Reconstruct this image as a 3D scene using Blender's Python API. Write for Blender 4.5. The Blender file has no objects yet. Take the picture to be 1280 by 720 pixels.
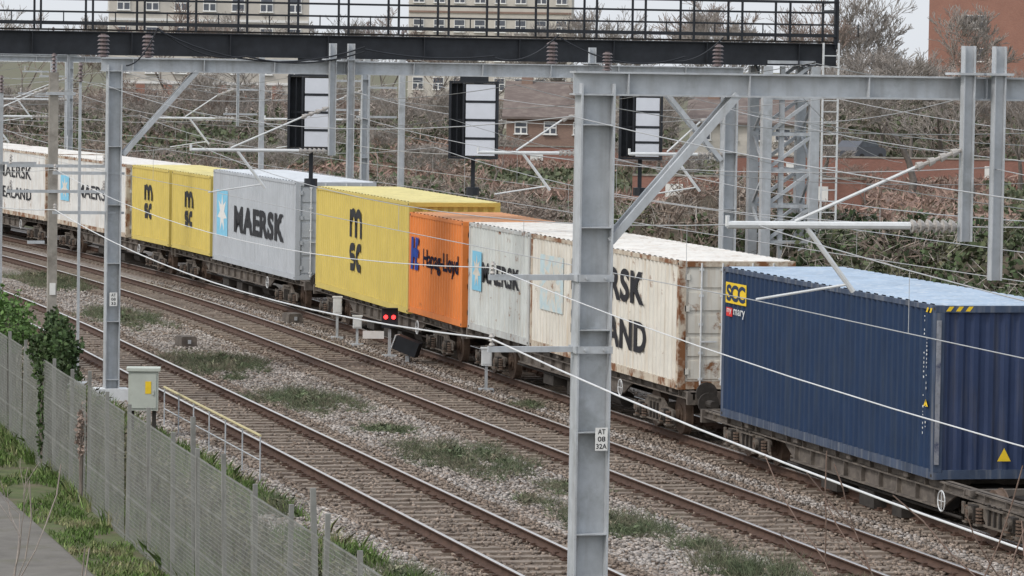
import bpy, math, random, bmesh
import numpy as np
from mathutils import Vector, Matrix, noise
R=random.Random(7); NR=np.random.default_rng(7)
C=bpy.context.scene.collection
sc=bpy.context.scene
sc.view_settings.view_transform='Standard'; sc.view_settings.look='None'; sc.view_settings.exposure=0

# ------------------------------------------------------------------ materials
MATS={}
def nmat(name,col,rough=.7,var=.25,scale=3.,metal=0.,col2=None,c2scale=1.2,c2lo=.5,c2hi=.65,stretch=(1,1,1),bump=0.,bscale=40.,island=0.,streak=None,streak_amt=.0,spec=.3):
    if name in MATS: return MATS[name]
    m=bpy.data.materials.new(name); m.use_nodes=True; nt=m.node_tree; N=nt.nodes; L=nt.links
    b=N['Principled BSDF']; b.inputs['Roughness'].default_value=rough; b.inputs['Metallic'].default_value=metal
    b.inputs['Specular IOR Level'].default_value=spec
    tc=N.new('ShaderNodeTexCoord'); mp=N.new('ShaderNodeMapping'); mp.inputs['Scale'].default_value=stretch
    oi=N.new('ShaderNodeObjectInfo'); vs=N.new('ShaderNodeVectorMath'); vs.operation='MULTIPLY_ADD'
    vs.inputs[1].default_value=(1,1,1)
    cx=N.new('ShaderNodeCombineXYZ'); sc_=N.new('ShaderNodeMath'); sc_.operation='MULTIPLY'; sc_.inputs[1].default_value=37.
    L.new(oi.outputs['Random'],sc_.inputs[0]); L.new(sc_.outputs[0],cx.inputs['X']); L.new(sc_.outputs[0],cx.inputs['Y'])
    L.new(tc.outputs['Object'],vs.inputs[0]); L.new(cx.outputs[0],vs.inputs[2])
    L.new(vs.outputs['Vector'],mp.inputs['Vector'])
    n=N.new('ShaderNodeTexNoise'); n.inputs['Scale'].default_value=scale; n.inputs['Detail'].default_value=6; n.inputs['Roughness'].default_value=.65
    L.new(mp.outputs['Vector'],n.inputs['Vector'])
    mr=N.new('ShaderNodeMapRange'); mr.inputs['From Min'].default_value=.3; mr.inputs['From Max'].default_value=.7
    mr.inputs['To Min'].default_value=1-var; mr.inputs['To Max'].default_value=1+var
    L.new(n.outputs['Fac'],mr.inputs['Value'])
    hs=N.new('ShaderNodeVectorMath'); hs.operation='SCALE'; hs.inputs[0].default_value=col[:3]
    L.new(mr.outputs['Result'],hs.inputs['Scale'])
    out=hs.outputs['Vector']
    if col2:
        n2=N.new('ShaderNodeTexNoise'); n2.inputs['Scale'].default_value=c2scale; n2.inputs['Detail'].default_value=8; n2.inputs['Roughness'].default_value=.7
        L.new(mp.outputs['Vector'],n2.inputs['Vector'])
        r2=N.new('ShaderNodeMapRange'); r2.inputs['From Min'].default_value=c2lo; r2.inputs['From Max'].default_value=c2hi
        L.new(n2.outputs['Fac'],r2.inputs['Value'])
        mx=N.new('ShaderNodeMix'); mx.data_type='RGBA'; L.new(r2.outputs['Result'],mx.inputs['Factor'])
        L.new(out,mx.inputs['A']); mx.inputs['B'].default_value=(*col2[:3],1); out=mx.outputs['Result']
    if streak:
        mp2=N.new('ShaderNodeMapping'); mp2.inputs['Scale'].default_value=(5,5,.35)
        L.new(vs.outputs['Vector'],mp2.inputs['Vector'])
        n3=N.new('ShaderNodeTexNoise'); n3.inputs['Scale'].default_value=1.6; n3.inputs['Detail'].default_value=5
        L.new(mp2.outputs['Vector'],n3.inputs['Vector'])
        r3=N.new('ShaderNodeMapRange'); r3.inputs['From Min'].default_value=.5; r3.inputs['From Max'].default_value=.75; r3.inputs['To Max'].default_value=streak_amt
        L.new(n3.outputs['Fac'],r3.inputs['Value'])
        mx=N.new('ShaderNodeMix'); mx.data_type='RGBA'; L.new(r3.outputs['Result'],mx.inputs['Factor'])
        L.new(out,mx.inputs['A']); mx.inputs['B'].default_value=(*streak[:3],1); out=mx.outputs['Result']
    if island>0:
        g=N.new('ShaderNodeNewGeometry'); ri=N.new('ShaderNodeMapRange'); ri.inputs['To Min'].default_value=1-island; ri.inputs['To Max'].default_value=1+island
        L.new(g.outputs['Random Per Island'],ri.inputs['Value'])
        sm=N.new('ShaderNodeVectorMath'); sm.operation='SCALE'; L.new(out,sm.inputs[0]); L.new(ri.outputs['Result'],sm.inputs['Scale']); out=sm.outputs['Vector']
    L.new(out,b.inputs['Base Color'])
    if bump>0:
        n4=N.new('ShaderNodeTexNoise'); n4.inputs['Scale'].default_value=bscale; n4.inputs['Detail'].default_value=4
        L.new(tc.outputs['Object'],n4.inputs['Vector'])
        bp=N.new('ShaderNodeBump'); bp.inputs['Strength'].default_value=bump; bp.inputs['Distance'].default_value=.02
        L.new(n4.outputs['Fac'],bp.inputs['Height']); L.new(bp.outputs['Normal'],b.inputs['Normal'])
    MATS[name]=m; return m
def emat(name,col,s):
    m=bpy.data.materials.new(name); m.use_nodes=True; b=m.node_tree.nodes['Principled BSDF']
    b.inputs['Base Color'].default_value=(*col,1); b.inputs['Emission Color'].default_value=(*col,1); b.inputs['Emission Strength'].default_value=s
    return m
RUST=(.20,.085,.035)
M_gal=nmat('galvanised_steel',(.45,.475,.50),.55,.14,4,.1,col2=(.32,.335,.34),c2lo=.55,c2hi=.7,streak=(.22,.20,.18),streak_amt=.35)
M_galL=nmat('pale_steel',(.64,.66,.67),.5,.12,5)
M_black=nmat('black_paint',(.022,.025,.031),.55,.3,3)
M_dark=nmat('dark_grime',(.045,.04,.036),.85,.4,6)
M_frame=nmat('wagon_frame',(.115,.10,.088),.85,.35,4,col2=(.19,.165,.14),c2scale=3)
M_bogie=nmat('bogie_casting',(.13,.112,.095),.9,.4,6,col2=(.065,.055,.047),c2scale=4)
M_wheel=nmat('wheel_steel',(.12,.085,.065),.7,.3,8)
M_void=nmat('painted_shade_grime',(.022,.019,.017),.9,.3,5)
M_rail=nmat('rail_rust',(.08,.047,.034),.8,.3,6)
M_railtop=nmat('rail_head',(.58,.56,.55),.3,.15,8,.5)
M_rope=nmat('wire_alu',(.42,.43,.44),.5,.1,3,.2)
M_wire=nmat('wire_dark',(.20,.21,.21),.5,.1,3,.2)
M_cable=nmat('pale_cable',(.60,.61,.62),.6,.1,3)
M_ins=nmat('insulator_brown',(.15,.12,.12),.4,.2,8)
M_insg=nmat('insulator_grey',(.42,.40,.38),.4,.2,8)
M_white=nmat('white_paint',(.72,.72,.70),.6,.08,6,col2=(.5,.48,.44),c2lo=.6,c2hi=.8)
M_ink=nmat('black_ink',(.02,.02,.025),.7,.2,6,col2=(.13,.11,.09),c2scale=3,c2lo=.62,c2hi=.72)
M_inks=nmat('black_ink_clean',(.018,.018,.022),.6,.1,6)
M_navyink=nmat('navy_ink',(.008,.010,.030),.8,.1,6,spec=.1)
M_blueink=nmat('bold_blue_ink',(.010,.05,.30),.7,.2,6)
M_sky=nmat('pale_blue_ink',(.22,.53,.72),.7,.12,5)
M_skyf=nmat('faded_blue_ink',(.50,.63,.67),.7,.12,5,col2=(.62,.60,.54),c2scale=2.5,c2lo=.44,c2hi=.58)
M_yel=nmat('yellow_ink',(.80,.55,.03),.6,.1,6)
M_red=nmat('red_ink',(.60,.03,.03),.6,.1,6)
M_glass=nmat('window_glass',(.09,.10,.12),.15,.3,2,spec=.6)
M_slp=nmat('sleeper',(.235,.195,.16),.9,.3,5,col2=(.14,.105,.085),c2scale=3,bump=.3,bscale=30)
M_stone=nmat('ballast_stone',(.39,.36,.335),.95,.2,.35,col2=(.28,.235,.20),c2scale=.5,c2lo=.44,c2hi=.68,island=.42)
M_stone2=nmat('stained_ballast_stone',(.25,.205,.17),.95,.25,.35,col2=(.19,.145,.115),c2scale=.8,c2lo=.45,c2hi=.7,island=.45)

def ballast_mat():
    m=bpy.data.materials.new('ballast'); m.use_nodes=True; nt=m.node_tree; N=nt.nodes; L=nt.links; b=N['Principled BSDF']
    b.inputs['Roughness'].default_value=.95; b.inputs['Specular IOR Level'].default_value=.1
    tc=N.new('ShaderNodeTexCoord')
    v=N.new('ShaderNodeTexVoronoi'); v.inputs['Scale'].default_value=22; L.new(tc.outputs['Object'],v.inputs['Vector'])
    cr=N.new('ShaderNodeValToRGB'); e=cr.color_ramp.elements; e[0].color=(.17,.15,.135,1); e[1].color=(.46,.43,.40,1)
    e.new(.5).color=(.31,.28,.255,1)
    sp=N.new('ShaderNodeSeparateColor'); L.new(v.outputs['Color'],sp.inputs['Color']); L.new(sp.outputs['Red'],cr.inputs['Fac'])
    n=N.new('ShaderNodeTexNoise'); n.inputs['Scale'].default_value=.4; n.inputs['Detail'].default_value=7; L.new(tc.outputs['Object'],n.inputs['Vector'])
    r=N.new('ShaderNodeMapRange'); r.inputs['From Min'].default_value=.46; r.inputs['From Max'].default_value=.70; r.inputs['To Max'].default_value=.65; L.new(n.outputs['Fac'],r.inputs['Value'])
    at=N.new('ShaderNodeAttribute'); at.attribute_name='stain'
    mxm=N.new('ShaderNodeMath'); mxm.operation='MAXIMUM'; L.new(r.outputs['Result'],mxm.inputs[0]); L.new(at.outputs['Fac'],mxm.inputs[1])
    mx=N.new('ShaderNodeMix'); mx.data_type='RGBA'; L.new(mxm.outputs[0],mx.inputs['Factor']); L.new(cr.outputs['Color'],mx.inputs['A']); mx.inputs['B'].default_value=(.18,.135,.105,1)
    L.new(mx.outputs['Result'],b.inputs['Base Color'])
    bp=N.new('ShaderNodeBump'); bp.inputs['Strength'].default_value=.9; bp.inputs['Distance'].default_value=.04; bp.invert=True
    L.new(v.outputs['Distance'],bp.inputs['Height']); L.new(bp.outputs['Normal'],b.inputs['Normal'])
    return m
M_ballast=ballast_mat()
def brick_mat(name,c1,c2,mortar,scale=1.):
    m=bpy.data.materials.new(name); m.use_nodes=True; nt=m.node_tree; N=nt.nodes; L=nt.links; b=N['Principled BSDF']; b.inputs['Roughness'].default_value=.9
    tc=N.new('ShaderNodeTexCoord'); mp=N.new('ShaderNodeMapping'); mp.inputs['Rotation'].default_value=(math.radians(90),0,0)
    L.new(tc.outputs['Object'],mp.inputs['Vector'])
    br=N.new('ShaderNodeTexBrick'); br.inputs['Color1'].default_value=(*c1,1); br.inputs['Color2'].default_value=(*c2,1); br.inputs['Mortar'].default_value=(*mortar,1)
    br.inputs['Scale'].default_value=4*scale; br.inputs['Mortar Size'].default_value=.012
    L.new(mp.outputs['Vector'],br.inputs['Vector'])
    n=N.new('ShaderNodeTexNoise'); n.inputs['Scale'].default_value=.5; n.inputs['Detail'].default_value=6; L.new(tc.outputs['Object'],n.inputs['Vector'])
    r=N.new('ShaderNodeMapRange'); r.inputs['To Min'].default_value=.75; r.inputs['To Max'].default_value=1.2; L.new(n.outputs['Fac'],r.inputs['Value'])
    s=N.new('ShaderNodeVectorMath'); s.operation='SCALE'; L.new(br.outputs['Color'],s.inputs[0]); L.new(r.outputs['Result'],s.inputs['Scale'])
    L.new(s.outputs['Vector'],b.inputs['Base Color']); return m
M_brick=brick_mat('orange_brick',(.33,.16,.115),(.28,.13,.095),(.30,.25,.22))
M_brickd=brick_mat('brown_brick',(.27,.18,.14),(.23,.15,.12),(.28,.24,.21))
M_brickr=brick_mat('dull_red_brick',(.28,.13,.10),(.23,.11,.085),(.26,.2,.17))

# ------------------------------------------------------------------ mesh tools
def raw_mesh(name,V,F,mats,midx=None,smooth=False):
    V=np.asarray(V,dtype=np.float32); me=bpy.data.meshes.new(name)
    if isinstance(F,np.ndarray):
        n,k=F.shape; me.vertices.add(len(V)); me.vertices.foreach_set('co',V.ravel())
        me.loops.add(n*k); me.loops.foreach_set('vertex_index',F.astype(np.int32).ravel())
        me.polygons.add(n); me.polygons.foreach_set('loop_start',np.arange(0,n*k,k,dtype=np.int32))
        try: me.polygons.foreach_set('loop_total',np.full(n,k,dtype=np.int32))
        except Exception: pass
        me.update(calc_edges=True)
    else:
        me.from_pydata([tuple(v) for v in V],[],F); me.update()
    for m in mats: me.materials.append(m)
    if midx is not None: me.polygons.foreach_set('material_index',np.asarray(midx,dtype=np.int32))
    if smooth: me.polygons.foreach_set('use_smooth',np.ones(len(me.polygons),dtype=bool))
    return me
def link(name,me,parent=None,loc=(0,0,0),rot=(0,0,0)):
    o=bpy.data.objects.new(name,me); C.objects.link(o); o.location=loc; o.rotation_euler=rot
    if parent: o.parent=parent
    return o
def top(o,label,cat,group=None,kind=None):
    o['label']=label; o['category']=cat
    if group: o['group']=group
    if kind: o['kind']=kind
    return o
def empty(name,loc,rotz,label,cat,group=None):
    o=bpy.data.objects.new(name,None); o.empty_display_size=.3; C.objects.link(o); o.location=loc; o.rotation_euler=(0,0,rotz)
    return top(o,label,cat,group)
class MB:
    def __init__(s): s.V=[];s.F=[];s.M=[]
    def box(s,c,d,m=0,rot=None):
        n=len(s.V)
        for x,y,z in ((-1,-1,-1),(1,-1,-1),(1,1,-1),(-1,1,-1),(-1,-1,1),(1,-1,1),(1,1,1),(-1,1,1)):
            v=Vector((x*d[0]/2,y*d[1]/2,z*d[2]/2))
            if rot: v=rot@v
            s.V.append((v.x+c[0],v.y+c[1],v.z+c[2]))
        for f in ((0,3,2,1),(4,5,6,7),(0,1,5,4),(1,2,6,5),(2,3,7,6),(3,0,4,7)): s.F.append(tuple(n+i for i in f)); s.M.append(m)
        return s
    def bar(s,p0,p1,w,h=None,m=0):
        h=h or w; p0=Vector(p0);p1=Vector(p1); d=(p1-p0); l=d.length; q=d.to_track_quat('Y','Z').to_matrix()
        return s.box((p0+p1)/2,(w,l,h),m,q)
    def cyl(s,p0,p1,r,n=8,m=0,r2=None):
        r2=r if r2 is None else r2; p0=Vector(p0);p1=Vector(p1); q=(p1-p0).to_track_quat('Z','Y'); b=len(s.V)
        for p,rr in ((p0,r),(p1,r2)):
            for i in range(n):
                a=2*math.pi*i/n; v=q@Vector((math.cos(a)*rr,math.sin(a)*rr,0)); s.V.append(tuple(p+v))
        for i in range(n): j=(i+1)%n; s.F.append((b+i,b+j,b+n+j,b+n+i)); s.M.append(m)
        s.F.append(tuple(b+i for i in reversed(range(n)))); s.M.append(m); s.F.append(tuple(b+n+i for i in range(n))); s.M.append(m)
        return s
    def poly(s,pts,m=0):
        b=len(s.V); s.V+= [tuple(p) for p in pts]; s.F.append(tuple(range(b,b+len(pts)))); s.M.append(m); return s
    def prism(s,pts,axis,a0,a1,m=0):
        b=len(s.V); n=len(pts)
        for a in (a0,a1):
            for p in pts:
                s.V.append((a,p[0],p[1]) if axis==0 else ((p[0],a,p[1]) if axis==1 else (p[0],p[1],a)))
        for i in range(n): j=(i+1)%n; s.F.append((b+i,b+j,b+n+j,b+n+i)); s.M.append(m)
        s.F.append(tuple(b+i for i in reversed(range(n)))); s.M.append(m); s.F.append(tuple(b+n+i for i in range(n))); s.M.append(m)
        return s
    def mesh(s,name,mats,smooth=False):
        me=raw_mesh(name,s.V,s.F,mats,s.M,smooth)
        bm=bmesh.new(); bm.from_mesh(me); bmesh.ops.recalc_face_normals(bm,faces=bm.faces); bm.to_mesh(me); bm.free()
        return me
    def obj(s,name,mats,parent=None,loc=(0,0,0),rot=(0,0,0),smooth=False):
        return link(name,s.mesh(name,mats,smooth),parent,loc,rot)
def tubes(P0,P1,R0,R1,k=3):
    P0=np.array(P0,dtype=float);P1=np.array(P1,dtype=float);R0=np.array(R0,dtype=float);R1=np.array(R1,dtype=float)
    d=P1-P0; d/=np.maximum(np.linalg.norm(d,axis=1,keepdims=True),1e-6)
    ref=np.where(np.abs(d[:,2:3])>.9,np.array([[1.,0,0]]),np.array([[0,0,1.]]))
    a=np.cross(d,ref); a/=np.linalg.norm(a,axis=1,keepdims=True); b=np.cross(d,a); n=len(P0)
    V=np.zeros((n,2*k,3))
    for i in range(k):
        t=2*math.pi*i/k; o=a*math.cos(t)+b*math.sin(t); V[:,i]=P0+o*R0[:,None]; V[:,k+i]=P1+o*R1[:,None]
    F=np.zeros((n,k,4),dtype=int); base=(np.arange(n)*2*k)[:,None]
    for i in range(k):
        j=(i+1)%k; F[:,i]=base+np.array([[i,j,k+j,k+i]])
    return V.reshape(-1,3),F.reshape(-1,4)
def path_tube(name,pts,r,mat,parent=None,k=5):
    P=np.array(pts); n=len(P); V,F=tubes(P[:-1],P[1:],np.full(n-1,r),np.full(n-1,r),k)
    return link(name,raw_mesh(name,V,F,[mat],smooth=True),parent)
def leaves(P,size,aspect=1.6,flat=0.):
    n=len(P); s=size*(.6+.8*NR.random(n))[:,None]
    a=NR.normal(size=(n,3)); a[:,2]*=(1-flat); a/=np.linalg.norm(a,axis=1,keepdims=True)
    b=np.cross(a,NR.normal(size=(n,3))); b/=np.linalg.norm(b,axis=1,keepdims=True)
    V=np.stack([P-a*s*aspect*.5,P+b*s*.5,P+a*s*aspect*.5,P-b*s*.5],axis=1).reshape(-1,3)
    F=np.arange(n*4).reshape(-1,4); return V,F
def blades(P,h,w=.012,lean=.5):
    n=len(P); hh=h*(.5+NR.random(n)); t=NR.normal(size=(n,2))*lean*hh[:,None]*.6; an=NR.random(n)*6.283
    o=np.stack([np.cos(an)*w,np.sin(an)*w,np.zeros(n)],1); tip=P+np.stack([t[:,0],t[:,1],hh],1); mid=P+np.stack([t[:,0]*.35,t[:,1]*.35,hh*.6],1)
    V=np.stack([P-o,P+o,mid+o*.7,tip,mid-o*.7],1).reshape(-1,3); F=np.arange(n*5).reshape(-1,5); return V,F

# ------------------------------------------------------------------ track geometry
def off(y):
    if y<110: return 0.
    if y<230: return -.00087*(y-110)**2
    return -.00087*120**2-.00087*240*(y-230)
def doff(y): return 0. if y<110 else (-.00174*(min(y,230)-110))
T1,T2,T3=15.7,21.15,24.62
CAMH=7.65

# ------------------------------------------------------------------ camera
f=5200.; th=math.atan(290/f); ph=math.atan(1294.6*math.cos(th)/f); rho=.0157
cam=bpy.data.cameras.new('camera'); co=bpy.data.objects.new('camera',cam); C.objects.link(co)
fw=Vector((math.sin(ph)*math.cos(th),math.cos(ph)*math.cos(th),-math.sin(th))); r0=Vector((math.cos(ph),-math.sin(ph),0)); u0=r0.cross(fw)
r1=math.cos(rho)*r0+math.sin(rho)*u0; u1=-math.sin(rho)*r0+math.cos(rho)*u0
mw=Matrix((r1,u1,-fw)).transposed().to_4x4(); mw.translation=(0,0,CAMH); co.matrix_world=mw
cam.sensor_width=36; cam.lens=36*f/1280; cam.clip_start=.5; cam.clip_end=3000; sc.camera=co

# ------------------------------------------------------------------ world / light
w=bpy.data.worlds.new('World'); sc.world=w; w.use_nodes=True; N=w.node_tree.nodes; L=w.node_tree.links
bg=N['Background']; bg.inputs['Strength'].default_value=.05
sk=N.new('ShaderNodeTexSky'); sk.sky_type='NISHITA'; sk.sun_disc=False; sk.sun_elevation=math.radians(42); sk.sun_rotation=math.radians(245); sk.dust_density=5; sk.air_density=1.2
L.new(sk.outputs['Color'],bg.inputs['Color'])
bg2=N.new('ShaderNodeBackground'); bg2.inputs['Color'].default_value=(.845,.885,.94,1); bg2.inputs['Strength'].default_value=.88
ad=N.new('ShaderNodeAddShader'); L.new(bg.outputs[0],ad.inputs[0]); L.new(bg2.outputs[0],ad.inputs[1]); L.new(ad.outputs[0],N['World Output'].inputs['Surface'])
sl=bpy.data.lights.new('sun','SUN'); sl.energy=1.5; sl.angle=math.radians(11); sl.color=(1,.98,.95); so=bpy.data.objects.new('sun',sl); C.objects.link(so)
so.rotation_euler=Vector((.70,.30,-.85)).to_track_quat('-Z','Y').to_euler(); so.location=(0,0,60)

# ------------------------------------------------------------------ ground
M_ground=nmat('ground_earth',(.15,.13,.10),.95,.3,.3,col2=(.12,.13,.07),c2scale=.12,c2lo=.4,c2hi=.6,bump=.5,bscale=6)
g=link('ground',raw_mesh('ground',[(-1500,-200,-.36),(1500,-200,-.36),(1500,2500,-.36),(-1500,2500,-.36)],[(0,1,2,3)],[M_ground])); g['kind']='structure'
ys=list(np.arange(20,130,.5))+list(np.arange(130,420,3)); xs=np.arange(12.2,28.4,.3)
V=[];F=[];ST=[]
for y in ys:
    o=off(y)
    for i,x in enumerate(xs):
        z=-.20+.05*noise.noise(Vector((x*.9,y*.5,0)))+.02*noise.noise(Vector((x*3,y*3,4))); st=0
        for t in (T1,T2,T3):
            if abs(x-t)<1.5: z=-.205+.02*noise.noise(Vector((x*2,y*1.5,4))); st=.75
        if i==0 or i==len(xs)-1: z=-.42
        V.append((x+o,y,z)); ST.append(st)
nx=len(xs)
F=np.array([(j*nx+i,j*nx+i+1,(j+1)*nx+i+1,(j+1)*nx+i) for j in range(len(ys)-1) for i in range(nx-1)])
me=raw_mesh('ballast_ground',V,F,[M_ballast],smooth=True); at=me.attributes.new('stain','FLOAT','POINT'); at.data.foreach_set('value',np.array(ST,dtype=np.float32))
b=link('ballast_ground',me); b['kind']='structure'
n=185000; u=NR.random(n); Yc=1/(1/46.+u*(1/140.-1/46.)); Xc=12.6+NR.random(n)*13.9
keep=np.ones(n,bool); near=np.zeros(n,bool); patch=np.array([noise.noise(Vector((a*1.1,b_*.35,3))) for a,b_ in zip(Xc,Yc)])
for t in (T1,T2,T3):
    ins=np.abs(Xc-t)<1.30; keep&=~(ins&(NR.random(n)<np.where(patch>.12,.55,.90))); near|=(np.abs(Xc-t)<1.55)
Xc=Xc[keep];Yc=Yc[keep];near=near[keep]; n=len(Xc); near|=(NR.random(n)<.20)
Xc=Xc+np.array([off(y) for y in Yc]); s=(.014+.019*NR.random(n)); base=np.array([(-1,-1,-1),(1,-1,-1),(1,1,-1),(-1,1,-1),(-1,-1,1),(1,-1,1),(1,1,1),(-1,1,1)],float)
V=base[None]*s[:,None,None]*(.55+.6*NR.random((n,8,3))); an=NR.random(n)*6.28; ca,sa=np.cos(an)[:,None],np.sin(an)[:,None]
x=V[:,:,0]*ca-V[:,:,1]*sa; y=V[:,:,0]*sa+V[:,:,1]*ca; V=np.stack([x,y,V[:,:,2]*.8],2)
V+=np.stack([Xc,Yc,np.full(n,-.18)+.035*NR.random(n)-.01],1)[:,None,:]
fb=np.array([(0,3,2,1),(4,5,6,7),(0,1,5,4),(1,2,6,5),(2,3,7,6),(3,0,4,7)])
F=(fb[None]+(np.arange(n)*8)[:,None,None]).reshape(-1,4)
o=link('ballast_stones',raw_mesh('ballast_stones',V.reshape(-1,3),F,[M_stone,M_stone2],np.repeat(near.astype(np.int32),6))); top(o,'loose grey and brown ballast stones around the tracks','gravel',kind='stuff')
M_path=nmat('path_asphalt',(.155,.145,.13),.95,.2,1.5,col2=(.125,.12,.09),c2scale=.9,c2lo=.54,c2hi=.68,bump=.3,bscale=60)
p=link('path',raw_mesh('path',[(3,20,-.345),(8.9,20,-.345),(9.4,77,-.345),(3,79,-.345)],[(0,1,2,3)],[M_path])); p['kind']='structure'
M_verge=nmat('verge_grass',(.09,.11,.045),.95,.35,2,col2=(.14,.115,.08),c2scale=1.5,bump=.6,bscale=25)
p=link('grass_ground',raw_mesh('grass_ground',[(8.9,20,-.34),(12.9,20,-.34),(12.9,140,-.34),(9.4,140,-.34)],[(0,1,2,3)],[M_verge])); p['kind']='structure'
M_grass=nmat('grass_blades',(.115,.19,.05),.8,.3,1.,col2=(.28,.25,.15),c2scale=1.0,c2lo=.48,c2hi=.65,island=.45)
P=np.stack([10.2+NR.random(60000)*3.3,44+NR.random(60000)**1.4*50,np.full(60000,-.34)],1)
keep=np.array([noise.noise(Vector((p[0]*.8,p[1]*.35,2)))>-.2 for p in P]); P=P[keep]; P[:,2]=np.where(P[:,0]>12.4,-.27,-.34); V,F=blades(P,.26,.012,.7)
top(link('verge_grass',raw_mesh('verge_grass',V,F,[M_grass])),'rough green and straw grass between the mesh fence and the ballast','grass',kind='stuff')
P=np.stack([9.1+NR.random(15000)*1.35,50+NR.random(15000)*45,np.full(15000,-.34)],1)
keep=np.array([noise.noise(Vector((p[0]*1.2,p[1]*.5,9)))>-.1 for p in P]); V,F=blades(P[keep],.08,.012,.8)
P2=np.stack([3+NR.random(12000)*7,79+NR.random(12000)*12,np.full(12000,-.34)],1); V2,F2=blades(P2,.14,.015,.7)
top(link('path_edge_grass',raw_mesh('path_edge_grass',np.concatenate([V,V2]),np.concatenate([F,F2+len(V)]),[M_grass])),'short green grass along the edge of the asphalt path','grass',kind='stuff')

M_weed=nmat('weed_leaves',(.12,.15,.085),.85,.3,3,col2=(.23,.20,.15),c2scale=2.2,c2lo=.46,c2hi=.62,island=.55)
weeds=[(18.4,121,.9,5.5,.24),(18.0,102.5,1.0,4.6,.24),(18.0,91.5,.95,3.8,.26),(18.5,78.,.9,4.4,.27),(18.4,66.8,.65,3.,.3),(18.8,60.3,.6,2.2,.4),(18.0,70.5,.3,.8,.22),(19.3,139,.8,6,.3),(19.0,63.6,.4,1.,.25),(17.6,98,.25,.8,.18),(22.8,90,.3,1.,.18),(19.3,57.2,.5,1.4,.4),(13.2,70,.3,2,.3),(18.3,84.5,.5,1.6,.16),(19.2,72.5,.5,1.8,.17),(18.2,56.3,.5,1.4,.25),(13.4,60,.4,2.5,.25)]
for i,(x,y,rx,ry,h) in enumerate(weeds):
    n=int(3100*rx*ry**.7); a=NR.random(n)*6.28; rr=NR.random(n)**.75*1.25
    wob=np.array([1+.9*noise.noise(Vector((math.cos(q)*2.,math.sin(q)*2.,i*5.))) for q in a]); px=rx*rr*wob*np.cos(a); py=ry*rr*wob*np.sin(a)*.6
    hz=h*np.maximum(0.05,1-rr**1.2)*(.3+.7*NR.random(n)); lump=np.array([.5+1.6*noise.noise(Vector((q*2.5,p*1.2,i*3.))) for p,q in zip(py,px)])
    ok=lump>.18; P=np.stack([px,py,hz*np.clip(lump,.05,1.7)],1)[ok]; V,F=leaves(P,.045,3.5)
    B=np.stack([px,py,np.zeros(n)],1)[ok][::2]; V2,F2=tubes(B,B+np.stack([NR.normal(size=len(B))*.16,NR.normal(size=len(B))*.16,h*(.2+.8*NR.random(len(B)))],1),np.full(len(B),.005),np.full(len(B),.002))
    o=link('weed_patch',raw_mesh('weed_patch',np.concatenate([V,V2]),np.concatenate([F,F2+len(V)]),[M_weed]),None,(x+off(y),y,-.2))
    top(o,'low scrubby grey-green weed patch growing in the ballast','weed','weeds growing between the tracks')

# ------------------------------------------------------------------ tracks
sm=MB(); sm.box((0,0,-.235),(2.55,.25,.15),0)
for sx in (-1,1):
    sm.box((sx*.79,0,-.148),(.36,.18,.03),1); sm.box((sx*.68,0,-.125),(.07,.09,.05),1); sm.box((sx*.90,0,-.125),(.07,.09,.05),1)
sme=sm.mesh('sleeper',[M_slp,M_rail])
prof=[(-.075,-.15),(.075,-.15),(.075,-.135),(.012,-.115),(.012,-.04),(.036,-.03),(.036,-.004),(.028,0),(-.028,0),(-.036,-.004),(-.036,-.03),(-.012,-.04),(-.012,-.115),(-.075,-.135)]
def rail_mesh(x0,xt):
    V=[];F=[];M=[];yy=list(range(20,230,5))+list(range(230,420,10)); k=len(prof)
    for y in yy:
        for p in prof: V.append((xt+x0+p[0]+off(y),y,p[1]))
    for j in range(len(yy)-1):
        for i in range(k):
            i2=(i+1)%k; F.append((j*k+i,j*k+i2,(j+1)*k+i2,(j+1)*k+i)); M.append(1 if i in (6,7,8) else 0)
    return raw_mesh('rail',V,np.array(F),[M_rail,M_railtop],M)
for xt,lab in ((T1,'straight railway track with rusty rails on timber sleepers beside the fence'),(T2,'empty railway track with brown rails next to the freight train'),(T3,'railway track under the container train')):
    e=empty('railway_track',(xt,20,0),0,lab,'railway track','parallel railway tracks')
    for s in (-1,1):
        o=link('rail',rail_mesh(s*.7525,xt),e); o.location=(-xt,-20,0)
    y=44.
    for i in range(100):
        o=link('sleeper',sme,e,(off(y)+R.uniform(-.03,.03),y-20,R.uniform(-.015,0)),(0,0,math.atan(-doff(y))+R.uniform(-.015,.015))); y+=.65+R.uniform(-.025,.025)
    m=MB()
    while y<300:
        m.box((off(y),y-20,-.235),(2.55,.25,.15),0)
        for sx in (-1,1): m.box((off(y)+sx*.79,y-20,-.148),(.36,.18,.03),1)
        y+=.65
    o=m.obj('sleeper',[M_slp,M_rail],e); o['kind']='stuff'

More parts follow.
